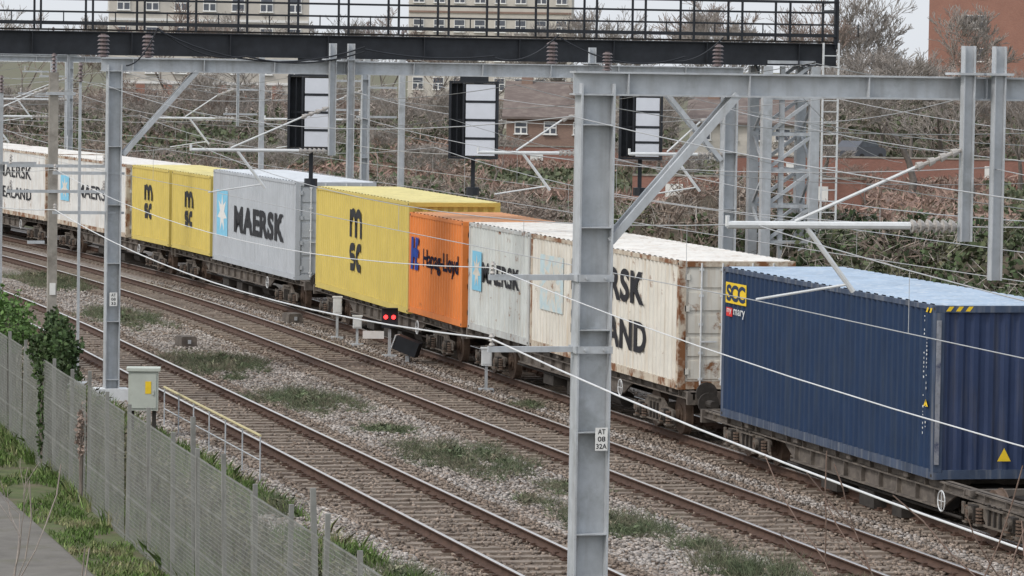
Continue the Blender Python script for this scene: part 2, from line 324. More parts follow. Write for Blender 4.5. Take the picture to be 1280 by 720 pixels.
# ------------------------------------------------------------------ text
def text_me(s,wid,hei,mat,name='lettering',bold=.02,line=.8,align='LEFT',sp=None):
    cu=bpy.data.curves.new('t','FONT'); cu.body=s; cu.size=1; cu.offset=bold; cu.space_line=line; cu.extrude=0; cu.align_x=align; cu.resolution_u=6
    cu.space_character=sp or (1+bold*2)
    o=bpy.data.objects.new('t',cu); C.objects.link(o); dg=bpy.context.evaluated_depsgraph_get(); dg.update()
    me=bpy.data.meshes.new_from_object(o.evaluated_get(dg)); bpy.data.objects.remove(o)
    me.name=name; n=len(me.vertices); a=np.zeros(n*3,dtype=np.float32); me.vertices.foreach_get('co',a); a=a.reshape(-1,3)
    mn=a.min(0);mxx=a.max(0); a[:,0]=((a[:,0]-mn[0])/(mxx[0]-mn[0])-.5)*wid; a[:,1]=((a[:,1]-mn[1])/(mxx[1]-mn[1])-.5)*hei; a[:,2]=0
    me.vertices.foreach_set('co',a.ravel()); me.materials.clear(); me.materials.append(mat); me.update(); return me
SIDE_ROT=Matrix(((0,0,-1),(-1,0,0),(0,1,0))).to_euler()
FRONT_ROT=(math.radians(90),0,0)
def star_me(w_,h_,mats,star=True):
    m=MB(); m.poly([(-w_/2,-h_/2,0),(w_/2,-h_/2,0),(w_/2,h_/2,0),(-w_/2,h_/2,0)],0)
    if star:
        pts=[]
        for i in range(14):
            a=math.pi/2+i*math.pi/7; r=.44 if i%2==0 else .19; pts.append((r*w_*math.cos(a),r*h_*math.sin(a),.004))
        b=len(m.V); m.V+=pts+[(0,0,.004)]
        for i in range(14): m.F.append((b+i,b+(i+1)%14,b+14)); m.M.append(1)
    return raw_mesh('emblem',m.V,m.F,mats,m.M)
def ribbon(m,pts,t,ox=0,oy=0):
    n=len(pts); L_=[];R_=[]
    for i,p in enumerate(pts):
        a=pts[max(0,i-1)]; b_=pts[min(n-1,i+1)]; dx,dy=b_[0]-a[0],b_[1]-a[1]; l=math.hypot(dx,dy) or 1; nx_,ny_=-dy/l*t/2,dx/l*t/2
        L_.append((ox+p[0]+nx_,oy+p[1]+ny_,0)); R_.append((ox+p[0]-nx_,oy+p[1]-ny_,0))
    for i in range(n-1): m.poly([R_[i],R_[i+1],L_[i+1],L_[i]])
def arc(cx,cy,rx,ry,a0,a1,n=10): return [(cx+rx*math.cos(math.radians(a0+(a1-a0)*i/n)),cy+ry*math.sin(math.radians(a0+(a1-a0)*i/n))) for i in range(n+1)]
def msc_me(w_,h_,mat):
    m=MB(); t=w_*.15; hw=w_/2-t/2; lh=h_*.46
    y0=h_/2-lh; r=hw/2
    ribbon(m,[(-hw,y0),(-hw,y0+lh-t*.2)],t)
    ribbon(m,arc(-hw+r,y0+lh-r-t/2,r,r,180,0)+[(0,y0)],t); ribbon(m,arc(r,y0+lh-r-t/2,r,r,180,0)+[(hw,y0)],t)
    c=-h_/2+lh/2; q=w_*.25-t*.55; v=lh/2-t/2; X=-w_*.25
    ribbon(m,[(X+q,c+v),(X-q*.3,c+v)]+arc(X-q*.3,c+v/2,q*.8,v/2,90,270,6)[1:]+[(X+q*.3,c)]+arc(X+q*.3,c-v/2,q*.8,v/2,90,-90,6)[1:]+[(X-q,c-v)],t*.85)
    X=w_*.25; ribbon(m,[(X+q,c+v)]+arc(X+q*.2,c,q*1.1,v,90,270,12)+[(X+q,c-v)],t*.95)
    return raw_mesh('lettering',m.V,m.F,[mat],m.M)

# ------------------------------------------------------------------ containers
W=2.44
def corr(L,z0,z1,x,pitch,depth,axis):
    n=int(L/pitch); p=L/n; pts=[]
    for i in range(n):
        a=-L/2+i*p; pts+=[(a,0),(a+p*.3,0),(a+p*.5,depth),(a+p*.8,depth)]
    pts.append((L/2,0)); V=[]
    for a,d in pts:
        for z in (z0,z1): V.append((x+d,a,z) if axis==1 else (a,x+d,z))
    F=[(2*i,2*i+2,2*i+3,2*i+1) for i in range(len(pts)-1)]
    return V,F
def container(label,y0,Lc,H,base,body,roof,ends,letters,doors,group='shipping containers on the freight train'):
    yc=y0+Lc/2; e=empty('shipping_container',(T3+off(yc),yc,base),math.atan(-doff(yc)),label,'shipping container',group)
    hx=W/2; hy=Lc/2
    for s in (-1,1):
        V,F=corr(Lc-.32,.16,H-.08,0,.28,.036,1)
        V=[(s*(hx-.008-v[0]),v[1],v[2]) for v in V]
        link('side_wall',raw_mesh('side_wall',V,F,[body]),e)
    m=MB()
    for s in (-1,1):
        m.box((s*(hx-.03),0,.08),(.06,Lc-.36,.155)); m.box((s*(hx-.03),0,H-.045),(.06,Lc-.36,.08))
        for t in (-1,1): m.box((s*(hx-.075),t*(hy-.08),H/2),(.15,.16,H-.24))
    for t in (-1,1):
        m.box((0,t*(hy-.05),.08),(W-.33,.1,.15)); m.box((0,t*(hy-.05),H-.06),(W-.33,.1,.11))
    m.obj('frame',[ends],e)
    cm=MB().box((0,0,0),(.17,.184,.118)).box((-.086,0,0),(.004,.08,.05),1).box((.086,0,0),(.004,.08,.05),1).mesh('corner_casting',[ends,M_dark])
    for s in (-1,1):
        for t in (-1,1):
            for z in (.059,H-.059): link('corner_casting',cm,e,(s*(hx-.083),t*(hy-.09),z))
    n=int(Lc/.42); V=[(-hx+.05,-hy+.02,H-.012),(hx-.05,-hy+.02,H-.012)]
    for i in range(n):
        q=(Lc-.2)/n; a=-hy+.1+i*q
        for yy,z in ((a,H-.015),(a+q*.2,H-.015),(a+q*.32,H+.015),(a+q*.8,H+.015),(a+q*.92,H-.015)):
            V+=[(-hx+.05,yy,z),(hx-.05,yy,z)]
    V+=[(-hx+.05,hy-.02,H-.012),(hx-.05,hy-.02,H-.012)]
    F=[(2*i,2*i+1,2*i+3,2*i+2) for i in range(len(V)//2-1)]
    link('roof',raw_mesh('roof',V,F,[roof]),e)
    V,F=corr(W-.32,.155,H-.115,hy-.03,.25,-.03,0); link('end_wall',raw_mesh('end_wall',V,F,[body]),e)
    if not doors:
        V,F=corr(W-.30,.155,H-.115,-hy+.03,.25,.035,0); link('end_wall',raw_mesh('end_wall',V,F,[body]),e)
    else:
        for s in (-1,1):
            m=MB(); cx=s*(W/2-.15)/2; dw=W/2-.16; h=H-.28
            m.box((0,.03,0),(dw,.03,h)); nb=5
            for k in range(nb): m.box((0,.006,-h/2+(k+.5)*h/nb),(dw-.1,.02,h/nb-.1))
            for k in range(4): m.box((s*(dw/2-.02),-.015,-h/2+.2+k*(h-.4)/3),(.1,.03,.12))
            d=m.obj('door',[body],e,(cx,-hy+.03,H/2+.02))
            for q in (-.22,.22):
                rm=MB().cyl((q,-.035,-h/2-.08),(q,-.035,h/2+.08),.02,6)
                for z in (-h/2+.05,-h*.25,0.,h*.25,h/2-.05): rm.box((q,-.03,z),(.09,.03,.05))
                rm.box((q+.16,-.045,-.35),(.34,.02,.03))
                rm.obj('locking_rod',[M_galL],d)
    for me,yy,zz,*rest in letters:
        o=link(me.name.split('.')[0],me,e,(-hx-.006-(rest[0] if rest else 0),yy,zz),SIDE_ROT)
    return e
def cmat(name,col,rust=.0,var=.12,dirt=(.12,.09,.06),lo=.62,hi=.72,st=.3):
    return nmat(name,col,.55,var,1.5,0,col2=RUST if rust else None,c2scale=rust or 1,c2lo=lo,c2hi=hi,streak=dirt,streak_amt=st,bump=.15,bscale=8)
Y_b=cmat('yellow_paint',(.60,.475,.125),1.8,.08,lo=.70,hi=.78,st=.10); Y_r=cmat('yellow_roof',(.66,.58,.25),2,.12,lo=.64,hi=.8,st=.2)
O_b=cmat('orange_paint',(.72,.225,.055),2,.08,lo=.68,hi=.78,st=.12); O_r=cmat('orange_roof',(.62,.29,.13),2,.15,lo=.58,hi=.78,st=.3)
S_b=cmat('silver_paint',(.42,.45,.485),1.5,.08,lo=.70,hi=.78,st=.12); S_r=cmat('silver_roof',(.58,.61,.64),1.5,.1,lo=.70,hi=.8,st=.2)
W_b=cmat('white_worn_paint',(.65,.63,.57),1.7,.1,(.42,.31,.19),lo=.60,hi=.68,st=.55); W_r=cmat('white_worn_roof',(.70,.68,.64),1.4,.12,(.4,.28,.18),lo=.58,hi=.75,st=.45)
G_b=cmat('grey_worn_paint',(.57,.60,.585),1.9,.1,(.38,.29,.19),lo=.61,hi=.68,st=.45)
W_e=cmat('worn_frame',(.54,.48,.39),2.2,.2,(.24,.12,.06),lo=.47,hi=.58,st=.7)
W_e2=cmat('pale_frame',(.52,.54,.53),2.2,.15,(.24,.14,.08),lo=.56,hi=.65,st=.5)
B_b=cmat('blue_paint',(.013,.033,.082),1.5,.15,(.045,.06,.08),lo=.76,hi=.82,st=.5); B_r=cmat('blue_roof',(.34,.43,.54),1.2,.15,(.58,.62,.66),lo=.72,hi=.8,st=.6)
B_e=cmat('blue_end_face_tone',(.026,.043,.10),1.5,.15,(.10,.10,.11),lo=.76,hi=.82,st=.5)  # end wall toned apart from the sides, face lighting put into the colour
B_f=cmat('blue_frame',(.05,.072,.12),3,.3,(.3,.3,.3),lo=.68,hi=.76,st=.5)
PW=cmat('far_white_paint',(.65,.655,.64),1.5,.1,(.36,.25,.16),lo=.62,hi=.72,st=.45)
def T(s,w_,h_,mat,**k): return text_me(s,w_,h_,mat,**k)
logo=star_me(1.35,.40,[M_yel,M_yel],False)
def hz_me(k=6,a0=-.5):
    m=MB()
    for i in range(k):
        a=a0+i*.17
        m.poly([(a,-.04,0),(a+.08,-.04,0),(a+.14,.04,0),(a+.06,.04,0)],0)
    return raw_mesh('hazard_stripes',m.V,m.F,[M_yel],m.M)
def marks_me():
    m=MB(); rr=random.Random(3)
    for cx_ in (-.05,.08):
        y=1.0-(.3 if cx_>0 else 0)
        while y>-1.0:
            h=rr.uniform(.015,.04); w_=rr.uniform(.02,.05)
            if rr.random()<.7: m.poly([(cx_-w_/2,y-h,0),(cx_+w_/2,y-h,0),(cx_+w_/2,y,0),(cx_-w_/2,y,0)],0)
            y-=h+rr.uniform(.03,.06)
    return raw_mesh('stencilled_marks',m.V,m.F,[M_galL],m.M)
tri=raw_mesh('warning_triangle',[(-.11,-.06,0),(.11,-.06,0),(0,.06,0)],[(0,1,2)],[M_yel])
tri2=raw_mesh('warning_triangle',[(-.12,-.10,0),(.12,-.10,0),(0,.12,0)],[(0,1,2)],[M_yel])
rb=star_me(.40,.17,[M_red,M_red],False)
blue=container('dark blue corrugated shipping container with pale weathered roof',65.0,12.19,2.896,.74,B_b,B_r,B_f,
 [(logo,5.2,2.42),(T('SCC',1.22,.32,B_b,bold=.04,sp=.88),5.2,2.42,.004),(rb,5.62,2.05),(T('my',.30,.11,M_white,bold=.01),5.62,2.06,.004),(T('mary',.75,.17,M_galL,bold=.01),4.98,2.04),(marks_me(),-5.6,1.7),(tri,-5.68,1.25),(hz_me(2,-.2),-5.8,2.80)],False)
for c in blue.children:
    if c.name.startswith('end_wall') and min(v.co.y for v in c.data.vertices)<0: c.data.materials[0]=B_e
link('warning_triangle',tri2,blue,(.02,-6.11,.40),FRONT_ROT); link('hazard_stripes',hz_me(3,-.3),blue,(-.75,-6.1,2.84),FRONT_ROT)
MB().box((0,0,0),(.08,.012,2.4)).obj('scuff_strip',[nmat('scuffed_paint',(.26,.27,.30),.7,.4,6,col2=(.05,.06,.11),c2scale=3)],blue,(-W/2+.05,-6.108,1.45))
container('white shipping container streaked with rust, black and faded blue lettering',80.2,12.19,2.59,1.0,W_b,W_r,W_e,
 [(star_me(2.1,1.25,[M_skyf,W_b]),4.15,1.55),(T('MAERSK',5.9,.70,M_ink,bold=.035),-.55,1.87),(T('SEALAND',6.1,.66,M_ink,bold=.035),-.65,.85)],True)
container('short grey-white shipping container with rust patches and blue emblem',92.5,6.06,2.59,1.0,G_b,W_r,W_e2,
 [(star_me(.95,.95,[M_sky,W_b]),2.15,1.45),(T('MAERSK',3.7,.5,M_ink,bold=.035),-.25,1.45)],True)
hm=MB()
for a,b_,c,d in ((-.42,-.42,-.16,.42),(-.16,-.10,.04,.14),(.04,-.42,.26,.42),(.28,.22,.42,.42),(.28,-.42,.42,-.22),(.30,-.10,.42,.12)): hm.poly([(a,b_,0),(c,b_,0),(c+.06,d,0),(a+.06,d,0)])
container('short orange shipping container with dark blue lettering',99.2,6.06,2.59,.98,O_b,O_r,O_b,
 [(raw_mesh('emblem',hm.V,hm.F,[M_blueink]),2.38,1.55),(T('Hapag-Lloyd',3.95,.60,M_navyink,bold=.026,sp=1.0),-.62,1.42)],True)
container('tall yellow shipping container with stacked black letters',105.4,12.19,2.896,.92,Y_b,Y_r,Y_b,[(msc_me(1.6,1.75,M_inks),.55,1.6)],False)
container('silver-grey shipping container with black lettering and blue star emblem',120.5,12.19,2.896,.95,S_b,S_r,S_b,
 [(star_me(1.7,1.45,[M_sky,M_white]),4.6,1.55),(T('MAERSK',7.3,.85,M_inks,bold=.045),-.9,1.45)],True)
for y0 in (133.0,139.5):
    container('short yellow shipping container with stacked black letters',y0,6.06,2.59,1.02,Y_b,Y_r,Y_b,[(msc_me(1.3,1.2,M_inks),.3,1.4)],True)
container('white shipping container with black lettering and rusty end',146.6,12.19,2.59,1.0,PW,W_r,W_e,
 [(star_me(1.5,.95,[M_sky,W_b]),4.3,1.4),(T('MAERSK',5.8,.5,M_ink,bold=.015),-.9,1.4)],True)
container('weathered white shipping container with two lines of black lettering',160.4,12.19,2.59,1.0,PW,W_r,W_e,
 [(star_me(1.5,.95,[M_skyf,W_b]),4.4,1.4),(T('MAERSK',5.8,.5,M_ink,bold=.015),-.7,1.75),(T('SEALAND',5.8,.46,M_ink,bold=.015),-.7,.9)],True)
container('pale weathered shipping container at the tail of the view',173.4,12.19,2.59,1.0,PW,W_r,W_e,[],True)
container('pale weathered shipping container at the tail of the view',188.4,12.19,2.59,1.0,PW,W_r,W_e,[],True)

# ------------------------------------------------------------------ wagons
def wheel_mesh(r):
    m=MB(); m.cyl((-.065,0,0),(.065,0,0),r,24); m.cyl((-.09,0,0),(-.065,0,0),r*.5,14); m.cyl((.065,0,0),(.09,0,0),r+.028,24); m.cyl((-.13,0,0),(-.09,0,0),.12,10)
    return m.mesh('wheel',[M_wheel])
def wagon(label,y0,y1,deck,lowr=False):
    yc=(y0+y1)/2; Lw=y1-y0; e=empty('container_wagon',(T3+off(yc),yc,0),math.atan(-doff(yc)),label,'railway wagon','flat wagons of the freight train')
    m=MB(); hl=Lw/2; ins=2.5 if not lowr else 3.1; bz_=ins+2.0; low=deck-.46
    for s in (-1,1):
        x=s*1.02; sb=deck-.17
        pts=[(-hl,deck-.02),(-hl,sb),(-hl+bz_,sb),(-hl+bz_+.7,low),(hl-bz_-.7,low),(hl-bz_,sb),(hl,sb),(hl,deck-.02)]
        m.prism(pts,0,x-.02*s,x+.02*s); m.box((x-.03*s,0,deck-.035),(.2,Lw,.03)); m.box((x+.045*s,0,low+.01),(.13,Lw-2*bz_-1.4,.03)); m.box((x+.05*s,0,sb+.01),(.1,Lw-.1,.025))
        k=-hl+.8
        while k<hl: m.box((x+.05*s,k,deck-.10),(.08,.025,.13)); k+=.95
        k=-hl+bz_+.9
        while k<hl-bz_-.8: m.box((x+.05*s,k,(low+sb)/2),(.09,.025,sb-low)); k+=.95
        for k in range(int(Lw/3.05)): m.box((x+.09*s,-hl+1.2+k*3.05,deck-.05),(.12,.22,.09))
    k=-hl+1.
    while k<hl: m.box((0,k,deck-.12),(2.0,.14,.12)); k+=1.9
    for t in (-1,1): m.box((0,t*(hl-.06),deck-.14),(2.3,.12,.26))
    m.obj('underframe',[M_frame],e)
    m=MB()
    for i,(yy,zz,sx,sz) in enumerate(((0.,.32,.8,.3),(-1.6,.30,.5,.26),(2.1,.36,.9,.22))): m.box((-.8,yy,zz+deck-1.05),(.4,sx,sz))
    m.cyl((-.6,-3.2,.3),(-.6,-2.3,.3),.17,10); m.cyl((-.95,-hl+bz_,deck-.56),(-.95,hl-bz_,deck-.56),.025,6)
    m.box((0,0,deck-.34),(.5,Lw-2,.36),1)  # near-black core box, shade under the deck put into its colour
    m.obj('brake_gear',[M_dark,M_void],e)
    r=.41 if not lowr else .38; wm=wheel_mesh(r)
    for t in (-1,1):
        bo=bpy.data.objects.new('bogie',None); C.objects.link(bo); bo.parent=e; bo.location=(0,t*(hl-ins),0)
        m=MB(); zt=min(.70,deck-.2)
        for s in (-1,1):
            x=s*1.08
            pts=[(-1.35,.40),(-1.3,.52),(-.78,.55),(-.45,zt),(.45,zt),(.78,.55),(1.3,.52),(1.35,.40),(1.2,.37),(.62,.37),(.42,.22),(-.42,.22),(-.62,.37),(-1.2,.37)]
            m.prism(pts,0,x-.03,x+.03)
            m.box((x+s*.05,0,.235),(.08,.84,.03),0); m.box((x+s*.05,0,zt-.01),(.08,.9,.03),0)
            for q in (-.9,.9):
                m.box((x+s*.05,q,.40),(.16,.24,.24),1); m.cyl((x+s*.13,q,.40),(x+s*.19,q,.40),.10,12,0); m.cyl((x+s*.19,q,.40),(x+s*.205,q,.40),.05,8,2)
                for d in (-.25,.25):
                    for zz in range(5): m.cyl((x+s*.06,q+d,.24+zz*.055),(x+s*.06,q+d,.27+zz*.055),.075,8,2)
                    m.box((x+s*.06,q+d,.22),(.17,.19,.03),0)
            for q in (-.25,0,.25): m.box((x+s*.05,q,.42),(.05,.05,.34),1)
            m.box((x+s*.06,1.42,.42),(.03,.12,.2),0); m.box((x+s*.06,-1.42,.42),(.03,.12,.2),0)
        m.box((0,0,.46),(2.0,.4,.22))
        m.obj('bogie_frame',[M_bogie,M_dark,M_wheel],bo)
        for q in (-.9,.9):
            for s in (-1,1): link('wheel',wm,bo,(s*.76,q,r),(0,0,0 if s<0 else math.pi))
    bm_=MB().cyl((0,0,0),(0,-.35,0),.08,10).cyl((0,-.35,0),(0,-.40,0),.22,16).mesh('buffer',[M_dark])
    for t in (-1,1):
        for s in (-1,1): link('buffer',bm_,e,(s*.87,t*hl,1.0 if not lowr else .8),(0,0,0 if t<0 else math.pi))
    m=MB()
    for i in range(16):
        a=i*math.pi/8;b_=(i+1)*math.pi/8; m.cyl((0,math.cos(a)*.17,math.sin(a)*.17),(0,math.cos(b_)*.17,math.sin(b_)*.17),.012,5)
    for a in (0,math.pi/2,): m.bar((0,-math.cos(a)*.17,-math.sin(a)*.17),(0,math.cos(a)*.17,math.sin(a)*.17),.012)
    m.obj('handbrake_wheel',[M_galL],e,(-1.17,-hl+(5.0 if not lowr else 5.5),deck-.32))
    return e
wagon('low brown-grey container flat wagon carrying the dark blue box',59.2,78.8,.74,True)
wagon('brown-grey container flat wagon under the rusty white box',79.7,99.0,1.0)
wagon('brown-grey container flat wagon under orange and yellow boxes',99.4,118.3,.95)
wagon('brown-grey container flat wagon under the silver box',119.6,139.2,.97)
wagon('brown-grey container flat wagon under yellow and white boxes',139.6,159.4,1.0)
wagon('brown-grey container flat wagon under weathered white boxes',160.1,186.,1.0)
wagon('brown-grey container flat wagon under weathered white boxes',187.,206.,1.0)

# ------------------------------------------------------------------ overhead line gantries
def insulator(m,p0,p1,n,r,mi):
    p0=Vector(p0);p1=Vector(p1); m.cyl(p0,p1,r*.45,7,mi)
    for i in range(n):
        a=p0.lerp(p1,(i+.2)/n); b_=p0.lerp(p1,(i+.7)/n); m.cyl(a,b_,r,10,mi,r*.7)
def arm_thing(e,xt,xd,zt=5.2,y=0.,th_=.035):
    s=1 if xd>xt else -1; m=MB(); c=xt-.3*s
    m.cyl((c,y,zt),(xd-.75*s,y,zt+.0),th_,8,0)
    insulator(m,(xd-.75*s,y,zt),(xd-.12*s,y,zt),6,th_*1.8,1)
    m.cyl((c+.9*s,y,zt+.05),(xd-.7*s,y,zt+.75),.022,6,0); insulator(m,(xd-.7*s,y,zt+.75),(xd-.08*s,y,zt+.98),4,.06,1)
    m.cyl((xt+.75*s,y,zt-.02),(xt+1.4*s,y,zt-.85),.035,6,0)
    m.cyl((xt+1.3*s,y,zt-.76),(xt+.1*s,y,zt-.95),.018,6,0)
    m.cyl((c,y,zt-.02),(c,y,zt+.12),.03,6,0)
    m.obj('cantilever_arm',[M_galL,M_insg],e)
def gantry(Y,left=13.7,right=28.,drop=(18.6,19.02,24.7),near=False,thin=False):
    o_=off(Y); e=empty('overhead_line_gantry',(o_,Y,-.3),math.atan(-doff(Y)) if Y>110 else 0,
        'grey steel overhead line portal gantry spanning the tracks' if not near else 'grey steel overhead line gantry with numbered column beside the track','overhead line gantry','overhead line gantries across the tracks')
    bz=7.62; fw_=.21 if near else (.15 if not thin else .10)
    for x,s in ((left,1),(right,-1)):
        m=MB(); wy=.34 if not thin else .2
        m.box((x-fw_,0,bz/2),(.024,wy,bz)); m.box((x+fw_,0,bz/2),(.024,wy,bz)); m.box((x,.0,bz/2),(2*fw_-.026,.02,bz))
        m.box((x,0,.2),(.75,.6,.4),1)
        z=.6
        while z<bz-.3:
            m.box((x,-.09,z),(2*fw_-.026,.16,.015)); z+=1.3
        if near:
            for z in (4.25,5.16): m.box((x,-.175,z),(2*fw_+.05,.02,.09)); m.box((x-fw_-.03,0,z),(.02,.37,.09)); m.cyl((x+fw_*.6,-.19,z),(x+fw_*.6,-.22,z),.02,6); m.cyl((x-fw_*.6,-.19,z),(x-fw_*.6,-.22,z),.02,6)
        m.obj('post',[M_gal,M_galL],e)
        if not thin:
            bm=MB()
            for dx in (-.11,.11): bm.bar((x+s*.2,dx,bz-2.0),(x+s*1.85,dx,bz-.12),.06,.10)
            for t in (.2,.5,.8): bm.bar((x+s*(.2+1.65*t),-.11,bz-2.+1.88*t),(x+s*(.2+1.65*t),.11,bz-2.+1.88*t),.05)
            bm.obj('brace',[M_gal],e)
    m=MB(); L_=right-left+.6; cx=(left+right)/2; hb=.14 if not thin else .08
    m.box((cx,0,bz+hb),(L_,.30,.022)); m.box((cx,0,bz-hb),(L_,.30,.022)); m.box((cx,-.03,bz),(L_,.016,2*hb-.024))
    k=left+.4
    while k<right: m.box((k,-.09,bz),(.015,.11,2*hb-.024)); k+=1.6
    m.obj('beam',[M_gal],e)
    for d,zb in zip(drop,(5.65,5.15,5.5)):
        yy=-.25 if d<20 else 0; w_=.14 if not thin else .07
        m=MB(); m.box((d-w_/2,yy,(bz+.55+zb)/2),(.015,w_,bz+.55-zb)); m.box((d+w_/2,yy,(bz+.55+zb)/2),(.015,w_,bz+.55-zb)); m.box((d,yy,(bz+.55+zb)/2),(w_-.017,.015,bz+.55-zb)); m.box((d,-.1 if d<20 else 0,bz+.19),(.34,.5,.03)); m.obj('drop_tube',[M_gal],e)
    zt=5.85 if near else 5.75; tk=.05 if near else .038
    arm_thing(e,T1,drop[0],zt,y=-.25,th_=tk); arm_thing(e,T2+1.2,drop[2],zt,th_=tk); arm_thing(e,T3+1.3,right,zt,th_=tk)
    for z in ((4.25,5.16) if near else (4.32,5.2)):
        m=MB(); m.bar((left-.17,0,z),(left-1.35,0,z),.07,.07); m.bar((left-.17,0,z),(left+.25,0,z),.05,.05)
        insulator(m,(left-1.3,0,z+.04),(left-1.3,0,z+.2),3,.04,1)
        m.obj('stub_arm',[M_gal,M_insg],e)
    if not thin:
      for x in ((left+.75,T2+2.6,right-.3,left-.25) if not near else (left+.15,right-.3)):
        m=MB(); insulator(m,(x,0,bz+.16),(x,0,bz+(.68 if not near else .4)),6,.14 if not near else .07,0); m.obj('insulator',[M_ins],e)
    return e
g1=gantry(50.9,near=True)
MB().box((0,0,0),(.16,.012,.29)).obj('number_plate',[M_white],g1,(13.80,-.205,3.12))
for i,s in enumerate(('AT','08','32A')):
    link('lettering',T(s,.14 if i==2 else .10,.065,M_inks,bold=.02),g1,(13.80,-.213,3.215-.093*i),FRONT_ROT)
g2=gantry(92.1)
MB().box((0,0,0),(.17,.012,.30)).obj('number_plate',[M_white],g2,(13.7,-.205,2.4))
for i,s in enumerate(('AT','08','33')): link('lettering',T(s,.10,.065,M_inks,bold=.02),g2,(13.7,-.213,2.495-.093*i),FRONT_ROT)
for Y in (134.,177.,222.): gantry(Y,left=12.8,right=29.,thin=True)
def loop(p0,p1,sag,r=.02,mat=None,name='jumper_cable',parent=None):
    pts=[]
    for i in range(13):
        t=i/12; p=Vector(p0).lerp(Vector(p1),t); p.z-=sag*4*t*(1-t); pts.append(tuple(p))
    return path_tube(name,pts,r,mat or M_black,parent)
e=empty('jumper_cables',(0,92,7.6),0,'dark looping jumper cables strung along the gantry beam','cable')
for a,b_,s in (((14.6,-.25,.55),(16.6,-.3,-.05),.25),((14.6,-.3,.55),(13.9,-.3,-.3),.2),((16.6,-.3,-.05),(19.3,-.3,.1),.2),((23.8,-.3,.55),(22.3,-.3,0.0),.25),((23.8,-.3,.5),(26.8,-.3,.1),.35),((27.7,-.3,.55),(26.4,-.3,.0),.2),((14.6,-.28,.5),(19.3,-.3,.2),.5),((19.3,-.3,.15),(22.3,-.3,.05),.12)):
    loop(a,b_,s,.018,M_black,'cable_loop',e)

# ------------------------------------------------------------------ wires
SUP=[8.,50.9,92.1,134.,177.,222.,268.]
def sagline(x,zs,sag,stag=0.,sup=SUP,n=14):
    pts=[]
    for j in range(len(sup)-1):
        a,b_=sup[j],sup[j+1]
        xa=x+off(a)+(stag if j%2 else -stag); xb=x+off(b_)+(-stag if j%2 else stag)
        for i in range(n):
            t=i/n; pts.append((xa+(xb-xa)*t,a+(b_-a)*t,zs-sag*4*t*(1-t)))
    return pts
for xt,lab in ((T1,'overhead contact line above the track beside the fence'),(T2,'overhead contact line above the empty middle track'),(T3,'overhead contact line above the container train')):
    e=empty('overhead_contact_line',(xt,50.9,4.6),0,lab,'overhead wire','overhead contact lines')
    pm=sagline(xt,5.55,.55,.12); pc=sagline(xt,4.58,.03,.12)
    for nm,p,r in (('messenger_wire',pm,.008),('contact_wire',pc,.007)):
        o=path_tube(nm,p,r,M_rope,e); o.location=(-xt,-50.9,-4.6)
    for i in range(3,len(pm)-1,3):
        if i%14==0: continue
        m=MB().cyl(pm[i],pc[i],.004,4); o=m.obj('dropper',[M_rope],e); o.location=(-xt,-50.9,-4.6)
def onewire(x,z,sag,r,mat,lab):
    o=path_tube('overhead_wire',sagline(x,z,sag),r,mat); top(o,lab,'overhead wire','line-side feeder and return wires')
onewire(12.4,4.08,.45,.012,M_cable,'thick pale return conductor strung on stub arms beside the tracks')
onewire(12.4,4.98,.5,.007,M_cable,'thin pale wire strung on upper stub arms')
onewire(13.4,6.9,.5,.007,M_rope,'thin high wire running past the gantry columns')
onewire(19.0,6.3,.5,.007,M_rope,'thin wire running between the gantry drop tubes')
for x,z,s_,r,mt in ((28.4,6.4,.6,.009,M_rope),(28.4,5.4,.5,.008,M_wire),(26.5,6.9,.7,.008,M_wire),(21.4,6.2,.6,.006,M_wire),(30.5,6.8,.6,.009,M_rope)):
    onewire(x,z,s_,r,mt,'thin wire strung between the line gantries')
onewire(30.,7.6,.7,.010,M_wire,'thin dark high wire beyond the train')
onewire(22.9,7.0,.6,.008,M_wire,'thin wire high between the two running lines')
for a,b_ in (((29,90,6.9),(42,120,4.6)),((29,90,6.3),(48,130,4.9)),((28,51,7.6),(34,90,6.9)),((13.7,92.1,7.2),(28,134,6.2)),((19.2,92,6.8),(29,150,5.6)),((19,51,7.3),(28,92,6.5))):
    o=loop(a,b_,.35,.007,M_rope,'span_wire'); top(o,'thin slack span wire between gantry steelwork','overhead wire','slack span wires')

# ------------------------------------------------------------------ signal gantry
YG=100.
e=empty('signal_gantry',(20,YG,0),0,'long black steel signal gantry with railed walkway over the tracks','signal gantry')
x0,x1=3.,33.0
m=MB()
for yy in (-.55,.55):
    m.box(((x0+x1)/2-20,yy,7.80),(x1-x0,.02,.52)); m.box(((x0+x1)/2-20,yy,8.07),(x1-x0,.22,.025)); m.box(((x0+x1)/2-20,yy,7.53),(x1-x0,.22,.025))
    k=x0+.2
    while k<x1: m.box((k-20,yy-.06,7.80),(.02,.1,.5)); k+=2.4
m.obj('girder',[M_black],e)
MB().box(((x0+x1)/2-20,0,8.12),(x1-x0,1.0,.04)).obj('walkway',[M_dark],e)
for yy in (-.6,.6):
    m=MB()
    for z,t in ((9.12,.05),(8.85,.035),(8.55,.035),(8.28,.08)): m.box(((x0+x1)/2-20,yy,z),(x1-x0,t,t))
    k=x0
    while k<=x1:
        m.box((k-20,yy-.03,8.62),(.05,.05,1.02))
        if yy<0: m.box((k+.55-20,yy,8.42),(.025,.025,.3))
        k+=1.25
    m.obj('handrail',[M_black],e)
m=MB(); m.box((x1-20,0,8.9),(.06,1.2,.06)); m.box((x1-20,0,9.12),(.06,1.2,.06)); m.box((x1-.02-20,-.57,8.6),(.1,.1,1.3)); m.obj('end_frame',[M_black],e)
m=MB(); tx0,tx1=31.2,32.45
for xx in (tx0,tx1):
    for yy in (-.55,.55): m.box((xx-20,yy,3.55),(.24,.22,7.9))
